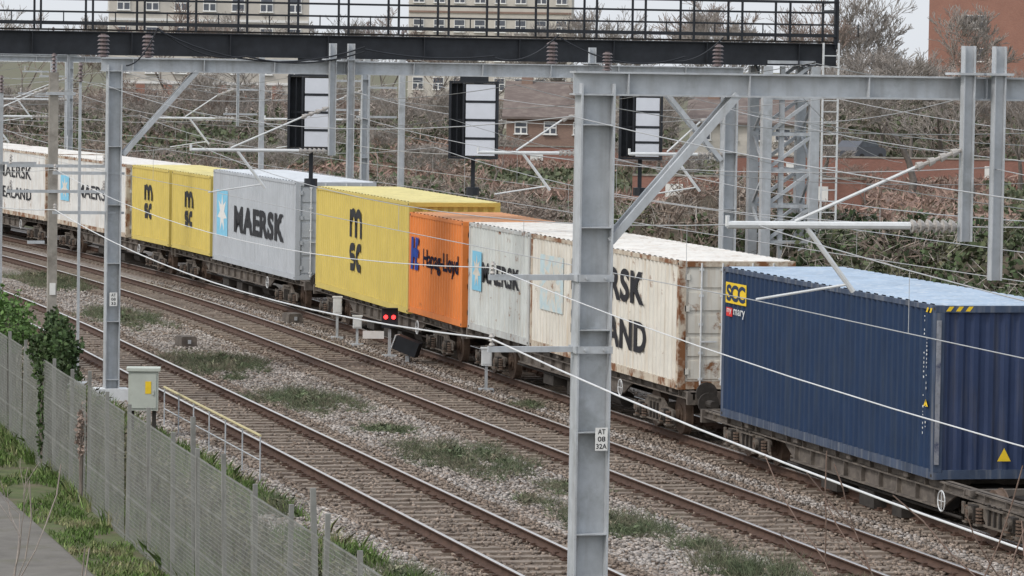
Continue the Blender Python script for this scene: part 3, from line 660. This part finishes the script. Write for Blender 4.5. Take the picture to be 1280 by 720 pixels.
m.box((tx0-20+.42,-.5,3.55),(.12,.1,7.9))
z=.4; s=1
while z<7:
    for yy in (-.55,.55): m.bar((tx0-20,yy,z),(tx1-20,yy,z+.9),.08); m.bar((tx0-20,yy,z+.9),(tx1-20,yy,z+.9),.08)
    for xx in (tx0,tx1): m.bar((xx-20,-.55,z+.9 if s>0 else z),(xx-20,.55,z if s>0 else z+.9),.06)
    z+=.9; s=-s
m.obj('support_tower',[M_gal],e)
m=MB()
for xx in (32.6,33.0): m.box((xx-20,-.75,3.9),(.04,.05,8.4))
z=.5
while z<8.0: m.box((32.8-20,-.75,z),(.36,.025,.025)); z+=.28
m.obj('ladder',[M_galL],e)
m=MB()
for xx in (7.2,8.3):
    for yy in (-.55,.55): m.box((xx-20,yy,3.55),(.16,.16,7.9))
m.obj('support_tower',[M_gal],e)
M_pan=nmat('signal_panel',(.60,.63,.69),.6,.06,2)
for sx,sw,zt,zb in ((19.55,1.14,7.12,5.30),(23.6,1.22,7.02,5.12),(27.85,1.08,6.75,5.14)):
    s=empty('railway_signal',(sx,YG-.9,zb),math.radians(-14),'black framed signal head with four pale panels hung under the gantry','railway signal','signals hanging from the signal gantry')
    H=zt-zb; m=MB()
    m.box((-sw/2+.03,.1,H/2),(.06,.4,H)); m.box((sw/2-.03,.02,H/2),(.06,.2,H)); m.box((0,.1,H-.025),(sw-.12,.3,.05)); m.box((0,.1,.025),(sw-.12,.3,.05)); m.box((0,.27,H/2),(sw-.122,.03,H-.11))
    m.box((-sw/2+.36,.03,H/2),(.05,.16,H-.11)); m.box((-sw/2+.2,.03,H/2),(.02,.03,H-.11)); m.box((-sw/2+.2,.05,H/2),(.25,.02,.04))
    for k in (1,2,3): m.box((.165,-.02,.05+(H-.1)*k/4),(sw-.50,.05,.055))
    m.obj('frame',[M_black],s)
    for k in range(4): MB().box((0,0,0),(sw-.50,.03,(H-.1)/4-.06)).obj('panel',[M_pan],s,(.165,-.02,.05+(H-.1)*(k+.5)/4))
    MB().box((0,.25,H+.2),(.7,.08,.4)).obj('hanger',[M_black],s)
    MB().box((0,.25,-.35),(.1,.1,.7)).cyl((0,.25,-.9),(0,.25,-.70),.16,8).obj('junction_box',[M_black],s)

# ------------------------------------------------------------------ extra masts
def mast(x,y,h,label,arms,mat=M_gal,r=.11):
    e=empty('overhead_line_mast',(x+off(y),y,-.3),0,label,'mast','masts beside the line')
    MB().box((0,0,h/2+.15),(r*2,r*2,h-.3)).box((0,0,.15),(.5,.5,.3)).obj('pole',[mat],e)
    for z,l in arms:
        m=MB().bar((-.2,-.12,z),(l,-.12,z),.07,.07)
        if abs(l)>1: insulator(m,(l*.92,-.12,z+.04),(l*.92,-.12,z+.26),3,.05,1)
        m.obj('crossarm',[M_gal,M_insg],e)
    m=MB(); insulator(m,(0,-.02,h),(0,-.02,h+.45),5,.07,0); m.obj('insulator',[M_ins],e)
    return e
M_conc=nmat('weathered_concrete',(.30,.28,.25),.9,.25,3,col2=(.17,.15,.13))
mst=mast(13.1,97.7,7.4,'slim weathered mast with cross arms standing behind the fence',((5.2,1.3),(4.6,1.3),(5.2,-1.1),(4.6,-1.1),(6.9,.5),(3.4,-.6)),M_conc,.105)
MB().box((0,-.13,2.3),(.14,.012,.28)).obj('number_plate',[M_white],mst)
mast(13.35,95.0,7.2,'thin grey cable post beside the gantry column',(),M_gal,.03)
mast(13.0,107.,6.8,'thin grey post near the line',((5.0,.9),),M_gal,.05)
for x,y,h,r in ((30.6,141,8.6,.10),(31.3,139,8.4,.10),(34,168,8,.1),(31,190,8.5,.1),(36,205,8.2,.1),(12.5,150,8,.08),(10,190,8,.1),(24,230,8,.1)):
    mast(x,y,h,'grey steel mast standing beyond the train',((h-1.6,-1.4),(h-2.6,-1.6)),M_gal,r)

# ------------------------------------------------------------------ lineside items
M_redl=emat('red_lamp',(1.,.03,.03),4.)
e=empty('ground_signal',(22.9,105.2,-.2),math.radians(-14),'small black ground signal showing two red lights','ground signal')
MB().box((0,0,.38),(.08,.08,.7)).box((0,0,.03),(.4,.4,.06)).obj('post',[M_gal],e)
MB().box((0,0,1.02),(.42,.2,.5)).box((0,-.12,1.28),(.42,.18,.02)).obj('lamp_housing',[M_black],e)
for dx in (-.1,.1): MB().cyl((dx,-.105,1.05),(dx,-.13,1.05),.055,12).obj('lamp',[M_redl],e)
MB().box((-.42,-.05,.58),(.55,.02,.2)).obj('number_plate',[M_white],e)
e=empty('cable_box',(22.9,103.0,-.2),math.radians(-30),'black box tilted on a short stand beside the track','equipment box')
MB().box((0,0,.1),(.1,.1,.2)).obj('leg',[M_gal],e); MB().box((0,0,.45),(.62,.35,.38),0,Matrix.Rotation(.35,3,'Y')).obj('housing',[M_black],e); MB().box((-.335,0,.56),(.03,.35,.36),0,Matrix.Rotation(.35,3,'Y')).obj('panel',[M_galL],e)
for x,y,h,lab in ((22.9,112.,1.15,'pale grey lineside equipment box on a post'),(22.9,94.5,1.0,'pale grey lineside marker box on a thin post'),(22.9,109.3,.8,'pale grey lineside equipment box on a post')):
    e=empty('lineside_box',(x,y,-.2),math.radians(-12),lab,'equipment box','equipment boxes between the tracks')
    MB().box((0,0,h*.3),(.07,.07,h*.6)).box((0,0,.03),(.35,.35,.06)).obj('post',[M_gal],e)
    MB().box((0,0,h*.8),(.24,.18,h*.4)).box((0,0,h+.01),(.28,.22,.03)).box((.0,-.095,h*.8),(.19,.012,h*.32)).obj('housing',[M_galL],e)
for x,y in ((22.9,118.5),(18.2,109.)):
    e=empty('point_machine',(x,y,-.2),.1,'dark low trackside equipment case in the ballast','equipment case')
    MB().box((0,0,.15),(.42,.7,.24)).box((0,0,.285),(.36,.62,.03)).obj('case',[M_frame],e); MB().box((0,-.36,.16),(.08,.03,.1)).obj('handle',[M_gal],e)
M_cab=nmat('cabinet_paint',(.46,.49,.44),.6,.1,3,col2=(.34,.34,.28),c2lo=.6,c2hi=.75)
e=empty('equipment_cabinet',(13.05,83.3,-.3),math.radians(-10),'pale grey-green lineside cabinet with yellow warning label','cabinet')
MB().box((-.22,0,.34),(.08,.3,.68)).box((.22,0,.34),(.08,.3,.68)).obj('stand',[M_dark],e)
MB().box((0,0,1.08),(.60,.45,.8)).obj('housing',[M_cab],e); MB().box((0,0,1.51),(.68,.55,.06)).obj('lid',[M_cab],e)
MB().box((0,-.235,1.08),(.52,.02,.70)).box((.2,-.25,1.05),(.03,.03,.1)).obj('door',[M_cab],e)
MB().box((.1,-.249,1.15),(.12,.006,.25)).obj('warning_label',[M_yel],e)
M_yr=nmat('faded_yellow_rail',(.50,.44,.25),.7,.15,4)
e=empty('handrail',(13.85,74.6,-.3),0,'faded yellow tubular handrail beside the track','handrail')
MB().cyl((0,0,.95),(0,11,.95),.026,6).obj('rail_tube',[M_yr],e); MB().cyl((0,0,.5),(0,11,.5),.012,6).obj('rail_tube',[M_gal],e)
for k in range(7): MB().cyl((0,k*1.83,0),(0,k*1.83,.93),.014,6).obj('post',[M_gal],e)

# ------------------------------------------------------------------ fence
M_fence=nmat('fence_mesh',(.27,.275,.255),.75,.15,2.5,col2=(.19,.19,.165),c2scale=1.5,c2lo=.55,c2hi=.7)
M_fpost=nmat('fence_post_grey',(.23,.23,.215),.8,.2,3,col2=(.15,.14,.125))
FA=.0145
def fx(y): return 9.98+FA*(y-48)
e=empty('mesh_fence',(fx(42),42,-.35),-math.atan(FA),'long grey steel mesh security fence with slim posts beside the path','fence')
for k in range(26):
    h=2.2+(.20 if k%3==0 else .04)
    MB().box((0,0,h/2),(.06,.06,h)).obj('post',[M_fpost],e,(0,k*2.5,0),(R.uniform(-.02,.02),R.uniform(-.02,.02),0))
pm=MB(); hz=2.1
for i in range(40): pm.box((-.045,.0615*i+.05,hz/2+.03),(.0036,.011,hz))
z=.06
while z<hz+.05: pm.box((-.041,1.25,z),(.003,2.42,.009)); z+=.06
for z in (.1,.75,1.45,2.1): pm.box((-.035,1.25,z),(.008,2.44,.022))
pme=pm.mesh('mesh_panel',[M_fence])
for k in range(25): link('mesh_panel',pme,e,(0,k*2.5,0),(0,R.uniform(-.02,.02),R.uniform(-.004,.004)))
for y in (52.,62.4):
    o=MB().box((0,0,1.22),(.07,.07,2.44)).obj('fence_stake',[M_fpost],None,(fx(y)+.4,y,-.35),(R.uniform(-.03,.03),R.uniform(-.05,.05),0)); top(o,'weathered upright stake behind the mesh fence','post','stakes behind the fence')

# ------------------------------------------------------------------ ivy and bushes
M_ivy=nmat('ivy_leaves',(.045,.08,.026),.7,.3,3,col2=(.08,.105,.045),c2scale=4,island=.5)
M_bark=nmat('bark',(.15,.13,.115),.9,.3,5)
M_twig=nmat('twigs',(.31,.28,.255),.9,.2,2)  # distance haze put into the colour of the far crowns, kept paler
M_twigr=nmat('red_twigs',(.27,.21,.18),.9,.2,2)
M_twf=nmat('foreground_twigs',(.20,.14,.115),.85,.25,6)
M_twg=nmat('foreground_grey_twigs',(.30,.26,.23),.85,.25,6)
def bush(name,label,cat,c,r,n,size,mat,group=None,asp=1.3):
    P=NR.normal(size=(n,3)); P/=np.linalg.norm(P,axis=1,keepdims=True); rr=.6+.5*NR.random(n)
    lump=np.array([1+.75*noise.noise(Vector(p)*2.2+Vector(c)) for p in P]); P=P*(rr*lump)[:,None]*np.array(r)
    P=P[P[:,2]>-r[2]*.95]; V,F=leaves(P,size,asp); e=empty(name,c,0,label,cat,group)
    link('foliage',raw_mesh('foliage',V,F,[mat]),e)
    st=NR.normal(size=(26,3)); st/=np.linalg.norm(st,axis=1,keepdims=True); st[:,2]=np.abs(st[:,2]); Q=st*np.array(r)*.8
    b0=np.tile(np.array([[0,0,-c[2]-.3]]),(26,1)); V,F=tubes(b0+Q*.15*np.array([[1,1,0]]),Q,np.full(26,.03),np.full(26,.008),4)
    link('stem',raw_mesh('stem',V,F,[M_bark]),e); return e
bush('ivy_bush','dense dark green ivy climbing over the mesh fence','ivy',(10.65,79.,1.8),(.34,1.5,.62),6500,.065,M_ivy)
bush('ivy_bush','narrow curtain of ivy hanging down the fence','ivy',(10.4,78.6,.7),(.09,.35,.9),1000,.06,M_ivy)
bush('leafy_shrub','small bright green shrub above the fence','shrub',(10.9,88.6,1.75),(.5,1.4,.6),3000,.07,nmat('bright_leaves',(.09,.16,.045),.7,.3,3,island=.5))
bush('dry_shrub','dry brown bramble trailing on the fence','shrub',(10.28,72.5,.9),(.08,.3,.5),350,.06,M_twigr)
M_scr=nmat('verge_scrub_leaves',(.14,.145,.085),.85,.3,2,col2=(.23,.195,.145),c2scale=1.5,island=.5)
for i,(x,y,r,h) in enumerate(((11.3,53,.6,.4),(11.6,58,.6,.5),(11.4,63,.5,.5),(11.6,67.5,.5,.6),(11.3,72,.5,.7),(11.5,76,.5,.8),(11.5,80.5,.6,.9),(11.6,85.5,.6,.8),(11.8,91,.7,.9),(11.9,97,.7,.8))):
    bush('verge_scrub','straggly brown-green scrub between the fence and the track','shrub',(x,y,.0),(r,2.4,h),1900,.03,M_scr,'scrub between the fence and the track',5)

# hedge bank beyond train
def hh(x,y):
    q=(x-34.2)/4.6
    if abs(q)>1: return 0
    hmax=2.8 if y>115 else 3.7
    hmax*= (1+.34*noise.noise(Vector((x*.25,y*.09,1)))+.28*noise.noise(Vector((x*.7,y*.4,7))))
    return hmax*math.sqrt(1-q*q)
V=[];xs=np.arange(29.6,38.9,.6); ys=np.arange(50,330,1.2)
for y in ys:
    for x in xs: V.append((x+off(y)*.7,y,max(-.5,hh(x,y)-.5)))
nx=len(xs); F=np.array([(j*nx+i,j*nx+i+1,(j+1)*nx+i+1,(j+1)*nx+i) for j in range(len(ys)-1) for i in range(nx-1)])
M_bank=nmat('bank_earth',(.09,.075,.055),.95,.4,1.5)
o=link('embankment_ground',raw_mesh('embankment_ground',V,F,[M_bank],smooth=True)); o['kind']='structure'
def green(x,y):
    g=.36 if y<108 else (-.16 if y<185 else .05)
    return noise.noise(Vector((x*.35,y*.10,20)))*1.3+g
def hedge(n,size,aspect,mat,name,label,sgn,sd=.28):
    u=NR.random(n); Y=1/(1/55.+u*(1/330.-1/55.)); X=29.7+9*NR.random(n); P=[]
    for x,y in zip(X,Y):
        v=green(x,y)
        if sgn and sgn*v<-.22*R.random(): continue
        P.append((x+off(y)*.7,y,max(-.2,hh(x,y)-abs(R.gauss(0,sd))+.06)))
    V,F=leaves(np.array(P),size,aspect)
    top(link(name,raw_mesh(name,V,F,[mat])),label,'bushes',kind='stuff')
M_hg=nmat('bramble_leaves',(.058,.084,.038),.8,.3,1.2,col2=(.12,.115,.07),c2scale=.5,c2lo=.5,c2hi=.65,island=.6)
M_hb=nmat('dead_bramble',(.23,.18,.15),.9,.3,1.2,col2=(.28,.25,.215),c2scale=.6,island=.5)
hedge(125000,.11,1.4,M_hg,'bramble_thicket','dark green bramble thicket covering the bank behind the train',1)
hedge(110000,.035,16,M_hb,'dry_bramble_stems','tangled brown bramble stems on the bank behind the train',-1,.4)
hedge(20000,.018,34,nmat('pale_stems',(.34,.31,.28),.9,.2,2),'bramble_canes','pale bare canes sticking out of the thicket',0,.1)

def brg(x,y): return math.degrees(math.atan2(x,y))
def clear(b0): return 13.75<b0<15.1 or 16.2<b0<17.9
def sh(x,y):
    b0=brg(x,y); k=.5 if b0>13.6 else 1.
    return max(0,k*(1.6+1.5*noise.noise(Vector((x*.06,y*.03,3)))+1.3*noise.noise(Vector((x*.22,y*.1,8)))))
n=140000; X=20+NR.random(n)*130; Y=150+NR.random(n)*190
k=(X>39+np.array([off(y)*.7 for y in Y])); X=X[k];Y=Y[k]
Z=np.array([sh(x,y) for x,y in zip(X,Y)])*(.5+.5*NR.random(len(X)))-.3
v=np.array([noise.noise(Vector((x*.07,y*.03,40))) for x,y in zip(X,Y)])
P=np.stack([X,Y,Z],1); a=v>.08
M_sg=nmat('scrub_green',(.10,.12,.07),.9,.3,.5,col2=(.17,.15,.11),c2scale=.2,island=.45); M_sr=nmat('scrub_red',(.26,.175,.145),.9,.25,.5,col2=(.24,.21,.175),c2scale=.15,island=.4)
for mask,mt,nm,lb,asp,sz in ((a,M_sg,'scrub_bushes','muted green scrub on the waste ground beyond the railway',1.5,.24),(~a,M_sr,'bare_scrub','reddish brown winter scrub on the waste ground beyond the railway',7,.10)):
    V,F=leaves(P[mask],sz,asp); top(link(nm,raw_mesh(nm,V,F,[mt])),lb,'bushes',kind='stuff')
n=100000; A=6.5+NR.random(n)*15.8; D=303+NR.random(n)*47
X=D*np.sin(np.radians(A)); Y=D*np.cos(np.radians(A))
def th_(a):
    if clear(a): base=.9
    elif a<13.9: base=4.7
    elif a<16.5: base=4.0
    else: base=4.6+2.6*min(1,(a-17.9)/1.2)
    return base*(1+.35*noise.noise(Vector((a*3.,0,5)))+.3*noise.noise(Vector((a*9.,2,5))))
H=np.array([th_(a) for a in A]); P=np.stack([X,Y,H*(NR.random(n)**.8)-.4],1)
k=NR.random(n)<.22
V,F=leaves(P[~k],.06,18); top(link('distant_bare_thicket',raw_mesh('distant_bare_thicket',V,F,[nmat('thicket_branches',(.26,.22,.195),.9,.25,.3,col2=(.32,.29,.26),c2scale=.12,island=.5)])),'dense grey-brown thicket of bare branches screening the buildings','trees',kind='stuff')
P[:,2]*=.75; V,F=leaves(P[k],.28,1.6); top(link('distant_ivy_thicket',raw_mesh('distant_ivy_thicket',V,F,[M_sg])),'dull green undergrowth among the distant bare thicket','trees',kind='stuff')

# ------------------------------------------------------------------ bare trees
def make_tree(seed,h,r0,depth,spread,trop=.15,nk=(2,3)):
    rr=random.Random(seed); S=[]
    def grow(p,d,l,r,lev):
        n=3; q=p
        for i in range(n):
            d2=(d+Vector((rr.gauss(0,.12),rr.gauss(0,.12),rr.gauss(0,.08)+trop*.3))).normalized(); q2=q+d2*(l/n)
            ra=r*(1-.35*i/n); rb=r*(1-.35*(i+1)/n); S.append((tuple(q),tuple(q2),ra,rb,lev)); q=q2; d=d2
            if lev<depth and i>0 and (lev>0 or i==2):
                for _ in range(rr.choice(nk) if i==2 else 1):
                    ax=Vector((rr.gauss(0,1),rr.gauss(0,1),rr.gauss(0,.3))).normalized()
                    nd=(d+ax*spread*rr.uniform(.6,1.3)).normalized()
                    grow(q,nd,l*rr.uniform(.58,.82),rb*rr.uniform(.5,.68),lev+1)
    grow(Vector((0,0,0)),Vector((0,0,1)),h*.3,r0,0)
    return S
def tree_meshes(S,lv=1,k=3,rmin=0.):
    out=[]
    for cond in (lambda s:s[4]<=lv,lambda s:s[4]>lv):
        T_=[s for s in S if cond(s)]
        V,F=tubes([s[0] for s in T_],[s[1] for s in T_],[max(s[2],rmin) for s in T_],[max(s[3],rmin*.7) for s in T_],5 if not out else k); out.append((V,F))
    return out
variants=[]; VH=[]
for i in range(5):
    S=make_tree(20+i,13,.2,6,.62,.25); VH.append(max(s[1][2] for s in S))
    (V,F),(V2,F2)=tree_meshes(S,1,3,.022)
    variants.append((raw_mesh('trunk',V,F,[M_bark]),raw_mesh('crown',V2,F2,[M_twigr if i==2 else M_twig])))
def place(v,b0,D,ht,rz,label,group='bare winter trees beyond the railway',wide=1.1):
    s=ht/VH[v]; a=math.radians(b0)
    e=empty('bare_tree',(D*math.sin(a),D*math.cos(a),-.4),rz,label,'tree',group); e.scale=(s*wide,s*wide,s)
    link('trunk',variants[v][0],e); link('crown',variants[v][1],e)
b0=6.9
while b0<21.8:
    ht=R.uniform(10,13) if b0<15.5 else R.uniform(11,15)
    if 12.8<b0<14.3: ht*=.85
    if 20<b0<21.8: ht=8.
    place(R.randrange(5),b0,R.uniform(365,385),ht,R.uniform(0,6.28),'bare winter tree with fine brown twigs'); b0+=R.uniform(.28,.48)
b0=7.0
while b0<21.8:
    ht=R.uniform(5,7.5) if b0<16.6 else R.uniform(7,10)
    if 20<b0: ht=7.5
    if not clear(b0): place(R.randrange(5),b0,R.uniform(285,300),ht,R.uniform(0,6.28),'smaller bare tree standing in the scrub',wide=1.4)
    b0+=R.uniform(.36,.58)
for b0,D,h in ((18.2,240,8),(19.4,240,9),(20.2,230,7.),(20.9,250,7.5),(21.4,235,7.),(15.6,250,6),(9.2,330,12),(10.4,330,11.5)):
    place(R.randrange(5),b0,D,h,R.uniform(0,6.28),'tall bare tree behind the bramble bank',wide=1.4)
b0=6.8
while b0<19:
    if not clear(b0): place(R.randrange(5),b0,R.uniform(210,265),R.uniform(2.6,4.2),R.uniform(0,6.28),'low bare thorn bush in the scrub','low thorn bushes in the scrub',wide=2.)
    b0+=R.uniform(.4,.7)

# ------------------------------------------------------------------ buildings
M_cream=nmat('cream_render',(.52,.49,.44),.85,.08,.6,col2=(.44,.42,.385),c2scale=.4)
M_rooft=nmat('brown_tiles',(.16,.13,.12),.9,.2,1.2,stretch=(1,1,4),col2=(.21,.18,.16))
M_roofg=nmat('grey_roof',(.28,.28,.28),.9,.2,1)
def window_me(w_,h_):
    m=MB(); m.box((0,0,0),(w_,.10,h_),0); m.box((0,-.052,h_*.24),(w_-.14,.006,h_*.5-.14),1)
    m.box((-w_*.25,-.052,-h_*.24),(w_*.5-.12,.006,h_*.5-.10),1); m.box((w_*.25,-.052,-h_*.24),(w_*.5-.12,.006,h_*.5-.10),1)
    m.box((0,-.08,-h_/2-.03),(w_+.15,.16,.06),0); return m.mesh('window',[M_white,M_glass])
def building(name,label,cat,brgdeg,D,rotd,w_,d_,h_,wall,roof,rows,cols,ww,wh,roofh=0,sides=True,band=None,group=None,colu=False,zs=.1,base=-.4):
    x,y=D*math.sin(math.radians(brgdeg)),D*math.cos(math.radians(brgdeg)); e=empty(name,(x,y,base),math.radians(rotd),label,cat,group)
    m=MB().box((0,d_/2,h_/2),(w_,d_,h_))
    if roofh: m.prism([(0,h_),(d_,h_),(d_/2,h_+roofh)],0,-w_/2,w_/2)
    m.obj('wall',[wall],e)
    if roofh:
        r=MB(); t=.18
        for s in (0,1):
            y0=-.4 if s==0 else d_+.4
            z0=h_-.4*roofh/(d_/2); r.prism([(y0,z0+.02),(y0,z0+t),(d_/2,h_+roofh+t),(d_/2,h_+roofh+.02)],0,-w_/2-.3,w_/2+.3)
        ro=r.obj('roof',[roof],e)
        for q in (-.3,.3): MB().box((w_*q,d_/2,h_+roofh+.3),(.8,.6,1.0)).box((w_*q-.2,d_/2,h_+roofh+.95),(.2,.2,.3)).box((w_*q+.2,d_/2,h_+roofh+.95),(.2,.2,.3)).obj('chimney',[M_brickd],ro)
    else: MB().box((0,d_/2,h_+.2),(w_+.3,d_+.3,.4)).obj('roof',[roof],e)
    wm=window_me(ww,wh); rh=h_/rows
    for r_ in range(rows):
        for c in range(cols): link('window',wm,e,(-w_/2+(c+.5)*w_/cols,-.03,(r_+.5)*rh+zs))
        if band and r_>0: MB().box((0,-.06,r_*rh),(w_-.1,.1,.22)).obj('floor_band',[band],e)
    if sides:
        nc=max(1,int(d_/4))
        for r_ in range(rows):
            for c in range(nc): link('window',wm,e,(-w_/2-.03,(c+.5)*d_/nc,(r_+.5)*rh+zs),(0,0,-math.pi/2))
    if colu:
        for c in range(cols+1): MB().box((-w_/2+.35+c*(w_-.7)/cols,-.2,2.6),(.8,.4,5.1)).obj('pier',[M_brick],e)
    return e
building('apartment_block','cream rendered apartment block with brick piers and many windows','apartment block',9.75,356,-8,17,8,16,M_cream,M_roofg,6,7,1.1,1.3,band=M_white,colu=True)
building('apartment_block','long cream apartment block with regular windows behind the gantry','apartment block',13.6,460,-16,18,12,16,M_cream,M_roofg,5,8,1.2,1.4,band=M_brickd)
building('tower_block','red-brown brick tower block with white framed windows','tower block',20.83,400,-22,17,14,22,M_brick,M_roofg,7,2,2.4,1.3,sides=False,zs=1.0)
building('terraced_house','brown brick house with dark grey-brown tiled roof','house',14.45,294,-18,6.2,6,3.9,M_brickd,M_rooft,2,3,.9,.9,2.2,group='houses beyond the waste ground')
building('terraced_house','pale fronted house with tiled roof and white windows','house',17.1,290,-20,7.4,6,3.7,M_cream,M_rooft,2,4,1.1,.9,1.5,group='houses beyond the waste ground')
for b0,D,l,h in ((15.4,292,18,1.6),(17.2,214,12,1.9),(19.2,262,20,1.9)):
    x,y=D*math.sin(math.radians(b0)),D*math.cos(math.radians(b0))
    e=empty('boundary_wall',(x,y,-.3),math.radians(-18),'low dull red brick boundary wall with pale patches','wall','brick boundary walls by the scrub')
    MB().box((0,0,h/2),(l,.25,h)).obj('brickwork',[M_brickr],e); MB().box((0,0,h+.05),(l,.34,.09)).obj('coping',[M_conc],e)
    for q in (-.32,.30): MB().box((l*q,-.15,h*.6),(.9,.04,h*.4)).obj('white_panel',[M_white],e)
x,y=280*math.sin(math.radians(18.72)),280*math.cos(math.radians(18.72))
e=empty('parked_car',(x,y,.9),math.radians(-50),'dark parked hatchback near the houses','car'); M_car=nmat('dark_car_paint',(.07,.075,.09),.3,.1,2,spec=.5)
MB().prism([(-1.9,.3),(1.9,.3),(1.95,.75),(1.7,.95),(1.1,1.0),(.55,1.42),(-1.1,1.46),(-1.8,1.05),(-1.92,.8)],0,-.82,.82).obj('body',[M_car],e)
MB().prism([(.95,1.02),(.5,1.36),(-1.05,1.39),(-1.5,1.05)],0,-.828,.828).obj('window',[M_glass],e)
wm=MB().cyl((-.1,0,0),(.1,0,0),.31,14).mesh('wheel',[M_dark])
for xx in (-1.2,1.2):
    for yy in (-.76,.76): link('wheel',wm,e,(yy,xx,.31))
o=link('parking_ground',MB().box((0,0,0),(7.,9.,1.2)).mesh('parking_ground',[M_path]),None,(x,y,.3),(0,0,math.radians(-16))); o['kind']='structure'

# ------------------------------------------------------------------ near bare shrubs
def shrub(x,y,ht,seed,n,label,rm=.005,mat=None,depth=4):
    S=[]
    for i in range(n):
        T_=make_tree(seed+i,10,.03,depth,.6,.35,(1,2) if depth<4 else (2,3)); zm=max(s[1][2] for s in T_); sc_=ht*R.uniform(.88,1.)/zm; an=i*2.4; ox,oy=.45*math.cos(an)*(i%3),.9*math.sin(an)*(i%4)
        k=lambda p:(p[0]*sc_+ox+.08*math.cos(an)*p[2]*sc_,p[1]*sc_+oy,p[2]*sc_)
        for s in T_: S.append((k(s[0]),k(s[1]),s[2]*.8,s[3]*.8,s[4]))
    (V,F),(V2,F2)=tree_meshes(S,1,4,rm); e=empty('bare_shrub',(x,y,-.35),0,label,'shrub','bare shrubs near the path')
    link('stem',raw_mesh('stem',V,F,[mat or M_twf]),e); link('twigs',raw_mesh('twigs',V2,F2,[mat or M_twf]),e)
shrub(10.9,28.8,5.5,300,4,'slender bare shrub with reddish twigs by the fence',depth=3,rm=.0065)
shrub(3.75,30.0,5.3,360,3,'slender bare shrub with pale twigs beside the path',mat=M_twg,rm=.006,depth=3)
shrub(6.9,55.,2.7,400,2,'thin bare shrub standing at the path edge',mat=M_twg,depth=3)
